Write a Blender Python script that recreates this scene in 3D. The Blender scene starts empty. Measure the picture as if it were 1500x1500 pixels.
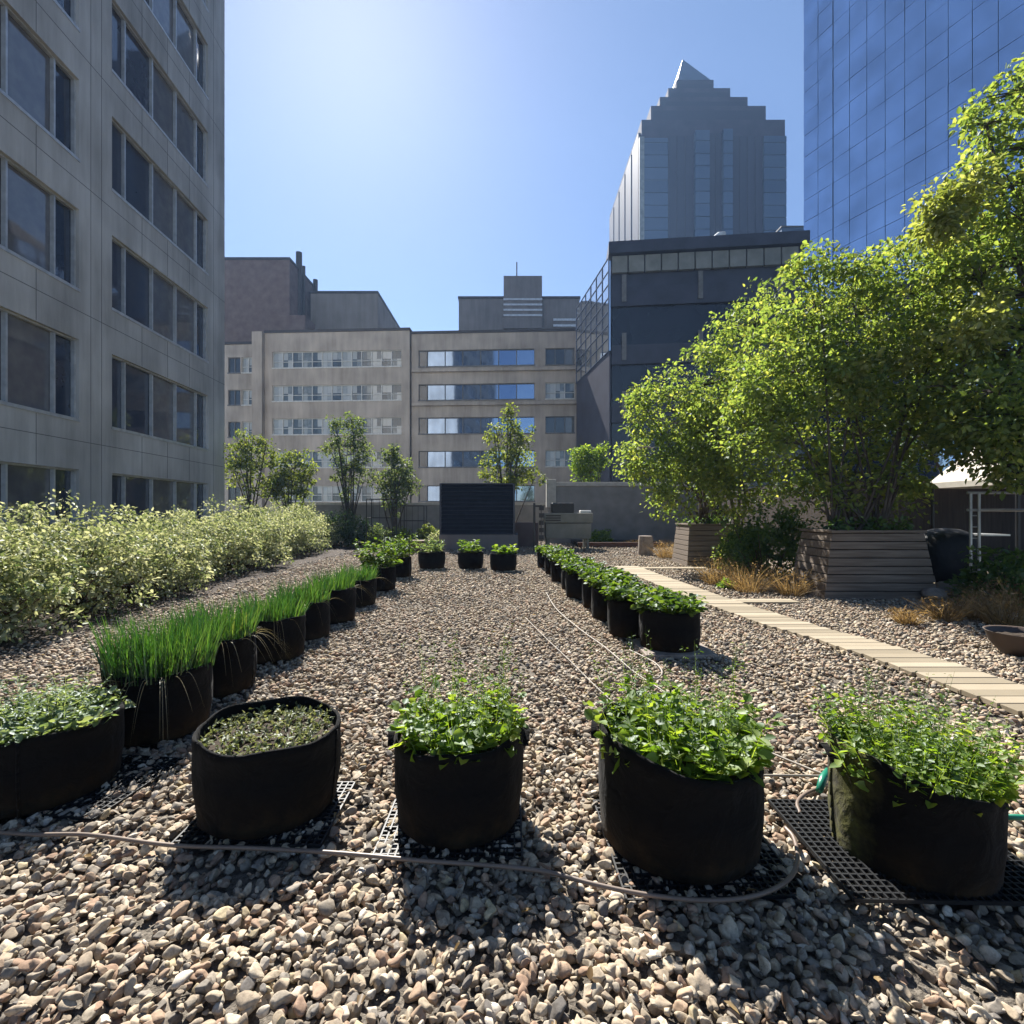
import bpy, bmesh, math, random
import numpy as np
from mathutils import Vector, Matrix

rng = np.random.default_rng(7)
random.seed(7)
C = bpy.context.scene.collection
R = math.radians
CAM_H = 1.4
F = 750.0


def W(px, py, d):
    """world point seen at pixel (px,py) of the 1500 px photograph at depth d"""
    return ((px - 750) / F * d, d, CAM_H - (py - 750) / F * d)


# ------------------------------------------------------------------ helpers
def put(o, parent=None):
    C.objects.link(o)
    if parent is not None:
        o.parent = parent
    return o


def tag(o, label=None, cat=None, group=None, kind=None):
    if label: o["label"] = label
    if cat: o["category"] = cat
    if group: o["group"] = group
    if kind: o["kind"] = kind
    return o


def empty(name, loc, label=None, cat=None, group=None, rz=0.0):
    o = bpy.data.objects.new(name, None)
    o.empty_display_size = 0.1
    o.location = loc
    o.rotation_euler = (0, 0, rz)
    put(o)
    return tag(o, label, cat, group)


def copy_tree(o, parent=None):
    c = o.copy()
    C.objects.link(c)
    if parent is not None:
        c.parent = parent
    for ch in list(o.children):
        copy_tree(ch, c)
    return c


class MB:
    def __init__(s):
        s.v, s.f = [], []

    def add(s, vs, fs):
        b = len(s.v)
        s.v += [tuple(v) for v in vs]
        s.f += [tuple(i + b for i in f) for f in fs]
        return s

    def box(s, x0, x1, y0, y1, z0, z1):
        vs = [(x0, y0, z0), (x1, y0, z0), (x1, y1, z0), (x0, y1, z0), (x0, y0, z1), (x1, y0, z1), (x1, y1, z1), (x0, y1, z1)]
        return s.add(vs, [(0, 3, 2, 1), (4, 5, 6, 7), (0, 1, 5, 4), (1, 2, 6, 5), (2, 3, 7, 6), (3, 0, 4, 7)])

    def bar(s, a, b, w, h):
        a, b = Vector(a), Vector(b)
        d = (b - a).normalized()
        up = Vector((0, 0, 1)) if abs(d.z) < .95 else Vector((0, 1, 0))
        x = d.cross(up).normalized() * (w / 2)
        y = x.cross(d).normalized() * (h / 2)
        vs = [a - x - y, a + x - y, a + x + y, a - x + y, b - x - y, b + x - y, b + x + y, b - x + y]
        return s.add(vs, [(0, 1, 2, 3), (7, 6, 5, 4), (0, 4, 5, 1), (1, 5, 6, 2), (2, 6, 7, 3), (3, 7, 4, 0)])

    def tube(s, pts, rad, n=6, cap=True):
        pts = [Vector(p) for p in pts]
        if not hasattr(rad, '__len__'):
            rad = [rad] * len(pts)
        ref = Vector((0.13, 0.27, 0.95))
        vs, fs = [], []
        for i, p in enumerate(pts):
            t = (pts[min(i + 1, len(pts) - 1)] - pts[max(i - 1, 0)])
            t = t.normalized() if t.length > 1e-9 else Vector((0, 0, 1))
            u = t.cross(ref)
            if u.length < .05: u = t.cross(Vector((1, 0, 0)))
            u.normalize()
            w = t.cross(u)
            for k in range(n):
                a = 2 * math.pi * k / n
                vs.append(p + (u * math.cos(a) + w * math.sin(a)) * rad[i])
        for i in range(len(pts) - 1):
            for k in range(n):
                fs.append((i * n + k, i * n + (k + 1) % n, (i + 1) * n + (k + 1) % n, (i + 1) * n + k))
        if cap:
            fs.append(tuple(range(n))[::-1])
            fs.append(tuple((len(pts) - 1) * n + k for k in range(n)))
        return s.add(vs, fs)

    def lathe(s, prof, n=40, rfun=None):
        vs, fs = [], []
        for i, (r, z) in enumerate(prof):
            for k in range(n):
                a = 2 * math.pi * k / n
                rr, zz = (r, z) if rfun is None else rfun(i, a, r, z)
                vs.append((rr * math.cos(a), rr * math.sin(a), zz))
        for i in range(len(prof) - 1):
            for k in range(n):
                fs.append((i * n + k, i * n + (k + 1) % n, (i + 1) * n + (k + 1) % n, (i + 1) * n + k))
        return s.add(vs, fs)

    def build(s, name, mat, parent=None, smooth=False, bevel=0.0):
        me = bpy.data.meshes.new(name)
        me.from_pydata(s.v, [], s.f)
        me.validate()
        if mat: me.materials.append(mat)
        if smooth:
            me.polygons.foreach_set('use_smooth', [True] * len(me.polygons))
        me.update()
        o = bpy.data.objects.new(name, me)
        put(o, parent)
        if bevel > 0:
            m = o.modifiers.new('bev', 'BEVEL')
            m.width = bevel
            m.segments = 2
            m.limit_method = 'ANGLE'
        return o


def np_mesh(name, V, Q, mat, parent=None, smooth=False, col=None):
    """V (n,3), Q (m,k) faces all of k corners"""
    me = bpy.data.meshes.new(name)
    V = np.ascontiguousarray(V, dtype=np.float32)
    Q = np.ascontiguousarray(Q, dtype=np.int32)
    m, k = Q.shape
    me.vertices.add(len(V))
    me.vertices.foreach_set('co', V.ravel())
    me.loops.add(m * k)
    me.loops.foreach_set('vertex_index', Q.ravel())
    me.polygons.add(m)
    me.polygons.foreach_set('loop_start', np.arange(0, m * k, k, dtype=np.int32))
    if smooth:
        me.polygons.foreach_set('use_smooth', np.ones(m, dtype=bool))
    if mat: me.materials.append(mat)
    me.update(calc_edges=True)
    if col is not None:
        a = me.color_attributes.new('tint', 'FLOAT_COLOR', 'POINT')
        cc = np.ones((len(V), 4), dtype=np.float32)
        cc[:, :3] = col
        a.data.foreach_set('color', cc.ravel())
    o = bpy.data.objects.new(name, me)
    return put(o, parent)


def unit(a):
    return a / np.maximum(np.linalg.norm(a, axis=-1, keepdims=True), 1e-9)


# ------------------------------------------------------------------ materials
def nt(name):
    m = bpy.data.materials.new(name)
    m.use_nodes = True
    t = m.node_tree
    t.nodes.clear()
    out = t.nodes.new('ShaderNodeOutputMaterial')
    return m, t, out


def N(t, typ, **kw):
    n = t.nodes.new(typ)
    for k, v in kw.items():
        if k in n.inputs:
            n.inputs[k].default_value = v
        else:
            setattr(n, k, v)
    return n


def ramp(t, fac, cols):
    r = t.nodes.new('ShaderNodeValToRGB')
    el = r.color_ramp.elements
    while len(el) > 1: el.remove(el[-1])
    el[0].position = cols[0][0]
    el[0].color = (*cols[0][1], 1)
    for p, c in cols[1:]:
        e = el.new(p)
        e.color = (*c, 1)
    t.links.new(fac, r.inputs['Fac'])
    return r.outputs['Color']


def mat_noise(name, c0, c1, scale=4, rough=.85, bump=.0, bscale=None, spec=.3, metal=0.0, stretch=(1, 1, 1), detail=6, lo=.3, hi=.7, bdist=.01):
    m, t, out = nt(name)
    tc = N(t, 'ShaderNodeTexCoord')
    mp = N(t, 'ShaderNodeMapping')
    mp.inputs['Scale'].default_value = stretch
    t.links.new(tc.outputs['Object'], mp.inputs['Vector'])
    no = N(t, 'ShaderNodeTexNoise', Scale=scale, Detail=detail)
    t.links.new(mp.outputs[0], no.inputs['Vector'])
    col = ramp(t, no.outputs['Fac'], [(lo, c0), (hi, c1)])
    b = N(t, 'ShaderNodeBsdfPrincipled', Roughness=rough, Metallic=metal)
    b.inputs['Specular IOR Level'].default_value = spec
    t.links.new(col, b.inputs['Base Color'])
    if bump:
        n2 = N(t, 'ShaderNodeTexNoise', Scale=bscale or scale * 6, Detail=5)
        t.links.new(mp.outputs[0], n2.inputs['Vector'])
        bp = N(t, 'ShaderNodeBump', Strength=bump, Distance=bdist)
        t.links.new(n2.outputs['Fac'], bp.inputs['Height'])
        t.links.new(bp.outputs[0], b.inputs['Normal'])
    t.links.new(b.outputs[0], out.inputs['Surface'])
    return m


def mat_leaf(name, cols, trans=.5, tmul=(1.9, 1.75, .75), gloss=.035, rough=.48):
    m, t, out = nt(name)
    g = N(t, 'ShaderNodeNewGeometry')
    tc = N(t, 'ShaderNodeTexCoord')
    no = N(t, 'ShaderNodeTexNoise', Scale=2.2, Detail=2)
    t.links.new(tc.outputs['Object'], no.inputs['Vector'])
    mx = N(t, 'ShaderNodeMath', operation='MULTIPLY_ADD')
    t.links.new(no.outputs['Fac'], mx.inputs[0])
    mx.inputs[1].default_value = .9
    sb = N(t, 'ShaderNodeMath', operation='MULTIPLY_ADD')
    t.links.new(g.outputs['Random Per Island'], sb.inputs[0])
    sb.inputs[1].default_value = .75
    sb.inputs[2].default_value = -.32
    t.links.new(sb.outputs[0], mx.inputs[2])
    col = ramp(t, mx.outputs[0], cols)
    d = N(t, 'ShaderNodeBsdfDiffuse')
    t.links.new(col, d.inputs['Color'])
    mul = N(t, 'ShaderNodeMixRGB', blend_type='MULTIPLY')
    mul.inputs['Fac'].default_value = 1
    mul.inputs['Color2'].default_value = (*tmul, 1)
    t.links.new(col, mul.inputs['Color1'])
    tr = N(t, 'ShaderNodeBsdfTranslucent')
    t.links.new(mul.outputs[0], tr.inputs['Color'])
    mi = N(t, 'ShaderNodeMixShader')
    mi.inputs[0].default_value = trans
    t.links.new(d.outputs[0], mi.inputs[1])
    t.links.new(tr.outputs[0], mi.inputs[2])
    gl = N(t, 'ShaderNodeBsdfGlossy', Roughness=rough)
    gl.inputs['Color'].default_value = (.9, .95, 1, 1)
    m2 = N(t, 'ShaderNodeMixShader')
    m2.inputs[0].default_value = gloss
    t.links.new(mi.outputs[0], m2.inputs[1])
    t.links.new(gl.outputs[0], m2.inputs[2])
    t.links.new(m2.outputs[0], out.inputs['Surface'])
    return m


def mat_plain(name, c, rough=.5, metal=0, spec=.5):
    return mat_noise(name, tuple(x * .82 for x in c), tuple(min(1, x * 1.15) for x in c), 5, rough, spec=spec, metal=metal)


def mat_glass(name, c, metal=.0, rough=.04, wob=.02, wscale=.6, spec=.5, cells=None):
    """window glass: dark body with mirror-like coat, faintly wavy"""
    m, t, out = nt(name)
    tc = N(t, 'ShaderNodeTexCoord')
    no = N(t, 'ShaderNodeTexNoise', Scale=wscale, Detail=2)
    t.links.new(tc.outputs['Object'], no.inputs['Vector'])
    b = N(t, 'ShaderNodeBsdfPrincipled', Roughness=rough, Metallic=metal)
    b.inputs['Specular IOR Level'].default_value = spec
    col = ramp(t, no.outputs['Fac'], [(.3, tuple(x * .8 for x in c)), (.7, tuple(min(1, x * 1.15) for x in c))])
    t.links.new(col, b.inputs['Base Color'])
    bp = N(t, 'ShaderNodeBump', Strength=wob, Distance=1.0)
    t.links.new(no.outputs['Fac'], bp.inputs['Height'])
    t.links.new(bp.outputs[0], b.inputs['Normal'])
    t.links.new(b.outputs[0], out.inputs['Surface'])
    return m


def mat_attr(name, rough=.85):
    m, t, out = nt(name)
    a = N(t, 'ShaderNodeAttribute', attribute_name='tint')
    tc = N(t, 'ShaderNodeTexCoord')
    no = N(t, 'ShaderNodeTexNoise', Scale=70, Detail=4, Roughness=.65)
    t.links.new(tc.outputs['Object'], no.inputs['Vector'])
    mr = ramp(t, no.outputs['Fac'], [(.25, (.55, .53, .5)), (.5, (.95, .95, .95)), (.75, (1.25, 1.22, 1.18))])
    mul = N(t, 'ShaderNodeMixRGB', blend_type='MULTIPLY')
    mul.inputs['Fac'].default_value = 1
    t.links.new(a.outputs['Color'], mul.inputs['Color1'])
    t.links.new(mr, mul.inputs['Color2'])
    b = N(t, 'ShaderNodeBsdfPrincipled', Roughness=rough)
    b.inputs['Specular IOR Level'].default_value = .25
    t.links.new(mul.outputs[0], b.inputs['Base Color'])
    bp = N(t, 'ShaderNodeBump', Strength=.35, Distance=.004)
    t.links.new(no.outputs['Fac'], bp.inputs['Height'])
    t.links.new(bp.outputs[0], b.inputs['Normal'])
    t.links.new(b.outputs[0], out.inputs['Surface'])
    return m


def mat_fabric(name, mossy=False):
    m, t, out = nt(name)
    tc = N(t, 'ShaderNodeTexCoord')
    sep = N(t, 'ShaderNodeSeparateXYZ')
    t.links.new(tc.outputs['Object'], sep.inputs[0])
    n1 = N(t, 'ShaderNodeTexNoise', Scale=7, Detail=6, Roughness=.7)
    t.links.new(tc.outputs['Object'], n1.inputs['Vector'])
    # soil splash stains on the lower half of the felt
    mz = N(t, 'ShaderNodeMapRange')
    mz.inputs['From Min'].default_value = .28
    mz.inputs['From Max'].default_value = 0
    t.links.new(sep.outputs['Z'], mz.inputs['Value'])
    mm = N(t, 'ShaderNodeMath', operation='MULTIPLY')
    t.links.new(mz.outputs[0], mm.inputs[0])
    t.links.new(n1.outputs['Fac'], mm.inputs[1])
    col = ramp(t, mm.outputs[0], [(.12, (.0035, .0035, .004)), (.34, (.009, .0065, .0045)), (.56, (.034, .021, .010))])
    if mossy:  # moss stain mixed with a painted sunlit tone on the left side
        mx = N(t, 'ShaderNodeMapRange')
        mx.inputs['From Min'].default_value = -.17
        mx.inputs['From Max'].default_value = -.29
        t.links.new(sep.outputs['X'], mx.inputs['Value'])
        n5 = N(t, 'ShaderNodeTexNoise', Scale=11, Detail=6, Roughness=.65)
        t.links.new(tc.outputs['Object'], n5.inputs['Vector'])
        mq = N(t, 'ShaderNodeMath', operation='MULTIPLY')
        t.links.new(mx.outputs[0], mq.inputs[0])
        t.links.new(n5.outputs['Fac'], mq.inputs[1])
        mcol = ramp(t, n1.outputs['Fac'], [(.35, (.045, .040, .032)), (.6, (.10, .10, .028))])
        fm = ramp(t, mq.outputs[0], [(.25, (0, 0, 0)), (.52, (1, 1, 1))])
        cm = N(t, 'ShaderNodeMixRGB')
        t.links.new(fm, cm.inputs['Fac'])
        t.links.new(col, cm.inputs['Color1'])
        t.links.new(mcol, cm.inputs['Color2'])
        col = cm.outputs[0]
    b = N(t, 'ShaderNodeBsdfPrincipled', Roughness=.95)
    b.inputs['Specular IOR Level'].default_value = .15
    b.inputs['Sheen Weight'].default_value = .03
    b.inputs['Sheen Roughness'].default_value = .5
    t.links.new(col, b.inputs['Base Color'])
    n2 = N(t, 'ShaderNodeTexNoise', Scale=260, Detail=2)
    t.links.new(tc.outputs['Object'], n2.inputs['Vector'])
    n3 = N(t, 'ShaderNodeTexNoise', Scale=9, Detail=4, Distortion=.8)
    t.links.new(tc.outputs['Object'], n3.inputs['Vector'])
    bq = N(t, 'ShaderNodeBump', Strength=.7, Distance=.03)
    t.links.new(n3.outputs['Fac'], bq.inputs['Height'])
    bp = N(t, 'ShaderNodeBump', Strength=.5, Distance=.002)
    t.links.new(bq.outputs[0], bp.inputs['Normal'])
    t.links.new(n2.outputs['Fac'], bp.inputs['Height'])
    t.links.new(bp.outputs[0], b.inputs['Normal'])
    t.links.new(b.outputs[0], out.inputs['Surface'])
    return m


def mat_concrete(name, c0, c1, joint=1.5, axis=0, rough=.85):
    """precast concrete with fine vertical board marks and streaks"""
    m, t, out = nt(name)
    tc = N(t, 'ShaderNodeTexCoord')
    mp = N(t, 'ShaderNodeMapping')
    mp.inputs['Scale'].default_value = (1, 1, .12)
    t.links.new(tc.outputs['Object'], mp.inputs['Vector'])
    no = N(t, 'ShaderNodeTexNoise', Scale=1.6, Detail=8, Roughness=.65)
    t.links.new(mp.outputs[0], no.inputs['Vector'])
    nb = N(t, 'ShaderNodeTexNoise', Scale=.35, Detail=3)
    t.links.new(tc.outputs['Object'], nb.inputs['Vector'])
    ad = N(t, 'ShaderNodeMath', operation='ADD')
    t.links.new(no.outputs['Fac'], ad.inputs[0])
    t.links.new(nb.outputs['Fac'], ad.inputs[1])
    hv = N(t, 'ShaderNodeMath', operation='MULTIPLY')
    hv.inputs[1].default_value = .5
    t.links.new(ad.outputs[0], hv.inputs[0])
    col = ramp(t, hv.outputs[0], [(.38, c0), (.62, c1)])
    b = N(t, 'ShaderNodeBsdfPrincipled', Roughness=rough)
    b.inputs['Specular IOR Level'].default_value = .25
    t.links.new(col, b.inputs['Base Color'])
    wv = N(t, 'ShaderNodeTexWave', Scale=6.0 / joint, Distortion=.6, bands_direction='XYZ'[axis])
    wv.inputs['Detail'].default_value = 1
    t.links.new(tc.outputs['Object'], wv.inputs['Vector'])
    bp = N(t, 'ShaderNodeBump', Strength=.3, Distance=.03)
    t.links.new(no.outputs['Fac'], bp.inputs['Height'])
    t.links.new(bp.outputs[0], b.inputs['Normal'])
    t.links.new(b.outputs[0], out.inputs['Surface'])
    return m


def mat_island(name, cols, rough=.1, metal=0.0, spec=.6, wob=0.0):
    """each separate pane or board gets its own shade"""
    m, t, out = nt(name)
    g = N(t, 'ShaderNodeNewGeometry')
    tc = N(t, 'ShaderNodeTexCoord')
    no = N(t, 'ShaderNodeTexNoise', Scale=3, Detail=5)
    t.links.new(tc.outputs['Object'], no.inputs['Vector'])
    ma = N(t, 'ShaderNodeMath', operation='MULTIPLY_ADD')
    t.links.new(no.outputs['Fac'], ma.inputs[0])
    ma.inputs[1].default_value = .3
    t.links.new(g.outputs['Random Per Island'], ma.inputs[2])
    sb = N(t, 'ShaderNodeMath', operation='SUBTRACT')
    t.links.new(ma.outputs[0], sb.inputs[0])
    sb.inputs[1].default_value = .15
    b = N(t, 'ShaderNodeBsdfPrincipled', Roughness=rough, Metallic=metal)
    b.inputs['Specular IOR Level'].default_value = spec
    t.links.new(ramp(t, sb.outputs[0], cols), b.inputs['Base Color'])
    if wob:
        bp = N(t, 'ShaderNodeBump', Strength=wob, Distance=.02)
        t.links.new(no.outputs['Fac'], bp.inputs['Height'])
        t.links.new(bp.outputs[0], b.inputs['Normal'])
    t.links.new(b.outputs[0], out.inputs['Surface'])
    return m


def panes(x0, x1, y, z0, z1, nx_, nz_=1, fr=None, tilt=.004):
    """one window's panes as separate slightly tipped sheets of glass 12 mm thick"""
    mb = MB()
    cuts = fr or [i / nx_ for i in range(nx_ + 1)]
    for a, b in zip(cuts, cuts[1:]):
        for j in range(nz_):
            xa, xb = x0 + (x1 - x0) * a + .004, x0 + (x1 - x0) * b - .004
            za, zb = z0 + (z1 - z0) * j / nz_ + .004, z0 + (z1 - z0) * (j + 1) / nz_ - .004
            p, q = rng.normal() * tilt, rng.normal() * tilt
            yy = [y - p - q, y + p - q, y + p + q, y - p + q]
            co = [(xa, za), (xb, za), (xb, zb), (xa, zb)]
            mb.add([(cx, yv, cz) for (cx, cz), yv in zip(co, yy)] + [(cx, yv + .012, cz) for (cx, cz), yv in zip(co, yy)],
                   [(0, 1, 2, 3), (7, 6, 5, 4), (0, 4, 5, 1), (1, 5, 6, 2), (2, 6, 7, 3), (3, 7, 4, 0)])
    return mb


M = {}
M['stone'] = mat_attr('river_stone')
M['deck'] = mat_noise('gravel_fines', (.055, .047, .038), (.19, .165, .135), 70, .95, bump=.8, bscale=110, bdist=.012)
M['mulch'] = mat_noise('bark_mulch', (.02, .015, .012), (.075, .055, .043), 22, .95, bump=.9, bscale=60, bdist=.03)  # kept dark to paint hedge shade on the mulch bed
M['street'] = mat_noise('street_ground', (.10, .10, .10), (.17, .165, .16), .05, .9)
M['fabric'] = mat_fabric('black_felt')
M['soil'] = mat_noise('potting_soil', (.018, .013, .009), (.065, .047, .033), 40, .95, bump=1, bscale=120, bdist=.01)
M['plastic'] = mat_plain('black_plastic', (.012, .013, .015), .5, spec=.35)
M['hose'] = mat_plain('brown_hose', (.16, .12, .095), .45)
M['pale_hose'] = mat_plain('pale_drip_hose', (.25, .22, .185), .55)
M['green_plastic'] = mat_plain('green_plastic', (.01, .16, .10), .35)
M['board'] = mat_island('pale_board', [(0, (.205, .172, .122)), (.5, (.28, .235, .168)), (1, (.355, .30, .222))], .82, 0, .2, .5)
M['oldwood'] = mat_noise('weathered_timber', (.11, .085, .066), (.21, .17, .135), 4, .85, bump=.4, bscale=30, stretch=(.4, 8, 8), bdist=.004)
M['redwood'] = mat_plain('red_brown_timber', (.10, .045, .03), .8)
M['bark'] = mat_noise('bark', (.045, .037, .03), (.12, .10, .085), 14, .9, bump=.6, stretch=(1, 1, .3))
M['twig'] = mat_noise('shrub_twig', (.06, .035, .025), (.14, .085, .06), 14, .85)
M['leaf_tree'] = mat_leaf('maple_leaf', [(.1, (.07, .12, .03)), (.45, (.13, .19, .05)), (.8, (.20, .255, .065)), (1, (.31, .32, .09))], .55, (2.1, 1.95, 1.0), .03, .5)
M['leaf_deep'] = mat_leaf('deep_green_leaf', [(.1, (0.031, 0.074, 0.016)), (.5, (0.064, 0.124, 0.027)), (.95, (0.120, 0.189, 0.035))], .48)
M['leaf_gold'] = mat_leaf('yellowing_leaf', [(.1, (.12, .15, .035)), (.5, (.23, .26, .075)), (1, (.40, .40, .17))], .5, (1.7, 1.7, .85))
M['leaf_young'] = mat_leaf('young_tree_leaf', [(.1, (0.055, 0.094, 0.029)), (.5, (0.116, 0.156, 0.047)), (1, (0.205, 0.234, 0.065))], .5)
M['leaf_greyg'] = mat_leaf('grey_green_leaf', [(.1, (0.055, 0.094, 0.046)), (.5, (0.101, 0.143, 0.068)), (1, (0.169, 0.208, 0.104))], .45)
M['leaf_varieg'] = mat_leaf('variegated_leaf', [(.08, (.075, .11, .035)), (.3, (.19, .23, .095)), (.55, (.37, .39, .21)), (.8, (.52, .52, .34)), (1, (.62, .61, .46))], .42, (1.12, 1.12, .8), .03, .5)
M['leaf_dark'] = mat_leaf('evergreen_leaf', [(.1, (.012, .032, .012)), (.5, (.026, .058, .02)), (1, (.06, .10, .035))], .3)
M['leaf_herb'] = mat_leaf('herb_leaf', [(.1, (.055, .11, .014)), (.5, (.13, .21, .034)), (1, (.27, .33, .085))], .52, (2.0, 1.9, .65), .03, .5)
M['leaf_berry'] = mat_leaf('strawberry_leaf', [(.1, (.035, .075, .012)), (.5, (.075, .13, .022)), (1, (.15, .20, .05))], .5, (1.7, 1.65, .6), .03, .5)
M['leaf_chive'] = mat_leaf('chive_blade', [(.1, (.010, .040, .008)), (.5, (.030, .088, .014)), (.85, (.09, .155, .035)), (1, (.24, .25, .10))], .42, (1.5, 1.6, .6), .06)
M['straw'] = mat_leaf('dry_stalk', [(.1, (.22, .18, .09)), (1, (.48, .42, .26))], .3, (1, 1, .8))
M['leaf_sage'] = mat_leaf('sage_leaf', [(.1, (.06, .10, .05)), (.5, (.13, .19, .10)), (1, (.27, .33, .20))], .42)
M['leaf_seed'] = mat_leaf('seedling_leaf', [(.1, (.08, .10, .035)), (.5, (.16, .18, .075)), (1, (.30, .29, .17))], .4, (1.2, 1.2, .8))
M['leaf_dry'] = mat_leaf('dry_grass', [(.1, (.13, .08, .035)), (.5, (.28, .19, .085)), (1, (.42, .32, .18))], .45, (1.2, 1.1, .8), .02, .5)
M['concrete'] = mat_concrete('precast_concrete', (.37, .355, .34), (.66, .64, .62))
M['alu'] = mat_plain('pale_aluminium', (.55, .56, .58), .4, .3)
M['win_left'] = mat_island('tinted_window', [(0, (.016, .026, .05)), (.45, (.035, .046, .078)), (.75, (.075, .073, .095)), (.9, (.14, .135, .145)), (1, (.2, .19, .19))], .03, 0, 1.0, .03)
M['stonewall'] = mat_concrete('warm_stone', (.30, .262, .22), (.50, .44, .375), 2.2)
M['brick'] = mat_noise('brown_brick', (.15, .11, .10), (.22, .165, .15), 1.2, .9, bump=.3, bscale=14)
M['taupe'] = mat_concrete('taupe_panel', (.21, .19, .17), (.30, .27, .245), .8)
M['greypanel'] = mat_concrete('grey_panel', (.17, .16, .16), (.25, .235, .23), .9)
M['darkedge'] = mat_plain('dark_coping', (.05, .045, .045), .6)
M['win_pale'] = mat_island('blinded_window', [(0, (.045, .055, .06)), (.3, (.10, .12, .125)), (.5, (.30, .32, .31)), (1, (.44, .45, .43))], .12, 0, .8, .02)
M['win_blue'] = mat_island('sky_mirror_window', [(0, (.16, .22, .33)), (.5, (.23, .31, .44)), (1, (.33, .40, .50))], .05, .85, .5, .03)
M['win_dark'] = mat_island('dark_window', [(0, (.018, .022, .03)), (.6, (.04, .045, .05)), (1, (.16, .17, .17))], .06, 0, .8, .02)
M['white_frame'] = mat_plain('white_frame', (.55, .55, .52), .5)
M['tower_glass'] = mat_glass('blue_mirror_glass', (.40, .49, .65), .92, .05, .02, .35)
M['tower_line'] = mat_plain('tower_mullion', (.04, .06, .11), .4)
M['black_clad'] = mat_noise('dark_cladding', (.024, .025, .040), (.046, .047, .070), .8, .45, spec=.5)
M['dark_glass'] = mat_glass('smoked_glass', (.012, .013, .020), 0, .2, .02, .4, spec=.5)
M['pale_panel'] = mat_noise('pale_panel', (.16, .165, .15), (.26, .265, .24), .9, .5)
M['grey_col'] = mat_plain('grey_column', (.16, .16, .16), .8)
M['side_glass'] = mat_glass('pale_mirror_glass', (.62, .66, .70), .9, .06, .02, .4)
M['granite'] = mat_noise('mauve_granite', (.030, .030, .050), (.052, .048, .072), .25, .8, spec=.05)
M['pyr_glass'] = mat_island('slate_glass', [(0, (.028, .062, .12)), (1, (.06, .105, .18))], .45, 0, .25)
M['pyr_dark'] = mat_island('dark_slate_glass', [(0, (.016, .018, .036)), (1, (.032, .033, .056))], .6, 0, .1)
M['atrium'] = mat_glass('atrium_glass', (.06, .10, .15), .0, .5, .02, .1, spec=.2)
M['white'] = mat_plain('white_paint', (.72, .72, .70), .5)
M['louvre'] = mat_plain('charcoal_louvre', (.030, .034, .05), .38, .3)
M['blockwall'] = mat_noise('rendered_wall', (.20, .195, .185), (.27, .262, .25), 2, .9, bump=.15)
M['cap'] = mat_plain('pale_coping', (.42, .40, .36), .8)
M['unitgrey'] = mat_noise('grey_green_metal', (.15, .155, .135), (.22, .225, .20), 3, .6)
M['dark_metal'] = mat_plain('dark_metal', (.025, .026, .028), .45, .4)
M['galv'] = mat_plain('galvanised_metal', (.45, .47, .48), .35, .7)
M['canvas'] = mat_noise('cream_canvas', (.48, .44, .37), (.60, .56, .48), 5, .9)
M['cover'] = mat_noise('black_cover', (.010, .011, .013), (.022, .023, .026), 5, .6, bump=.6, bscale=8, bdist=.04)
M['boulder'] = mat_noise('boulder', (.17, .14, .12), (.34, .29, .25), 7, .9, bump=.5)
M['clay'] = mat_plain('brown_pot', (.06, .04, .03), .6)
M['fence'] = mat_noise('dark_timber_fence', (.030, .022, .018), (.06, .045, .036), 3, .85, stretch=(6, 6, .4))

# ------------------------------------------------------------------ foliage builders
LEAF_T = np.array([0, .30, .72, 1.0, .72, .30])
LEAF_S = np.array([0, -.5, -.36, 0, .36, .5])
LEAF_Z = np.array([0, .10, .04, -.10, .04, .10])


def leaf_cloud(name, P, A, Nn, L, Wd, mat, parent):
    """P base points, A tip directions, Nn rough normals, L lengths, Wd widths -> one mesh of folded leaves"""
    n = len(P)
    A = unit(A)
    S = unit(np.cross(Nn, A))
    Z = np.cross(A, S)
    V = (P[:, None, :] + A[:, None, :] * (LEAF_T[None, :, None] * L[:, None, None])
         + S[:, None, :] * (LEAF_S[None, :, None] * Wd[:, None, None])
         + Z[:, None, :] * (LEAF_Z[None, :, None] * L[:, None, None]))
    b = (np.arange(n) * 6)[:, None]
    q1 = b + np.array([0, 3, 2, 1])[None]
    q2 = b + np.array([0, 5, 4, 3])[None]
    return np_mesh(name, V.reshape(-1, 3), np.concatenate([q1, q2]), mat, parent)


def blades(name, P, D, bend, L, w, mat, parent, seg=4):
    """grass-like tapering ribbons: P roots, D start directions, bend lateral droop vectors"""
    n = len(P)
    ts = np.linspace(0, 1, seg + 1)
    side = unit(np.cross(D, unit(rng.normal(size=(n, 3)))))
    rows = []
    for t in ts:
        c = P + D * (L * t)[:, None] + bend * t * t
        ww = (w * (1 - t * .85) / 2)[:, None]
        rows += [c - side * ww, c + side * ww]
    V = np.stack(rows, axis=1)
    k = 2 * (seg + 1)
    b = (np.arange(n) * k)[:, None]
    Q = np.concatenate([b + np.array([2 * i, 2 * i + 1, 2 * i + 3, 2 * i + 2])[None] for i in range(seg)])
    return np_mesh(name, V.reshape(-1, 3), Q, mat, parent)


def sph(n):
    return unit(rng.normal(size=(n, 3)))


def disc(n, r):
    a = rng.uniform(0, 2 * np.pi, n)
    q = r * np.sqrt(rng.uniform(0, 1, n))
    return np.stack([q * np.cos(a), q * np.sin(a)], 1)


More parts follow.
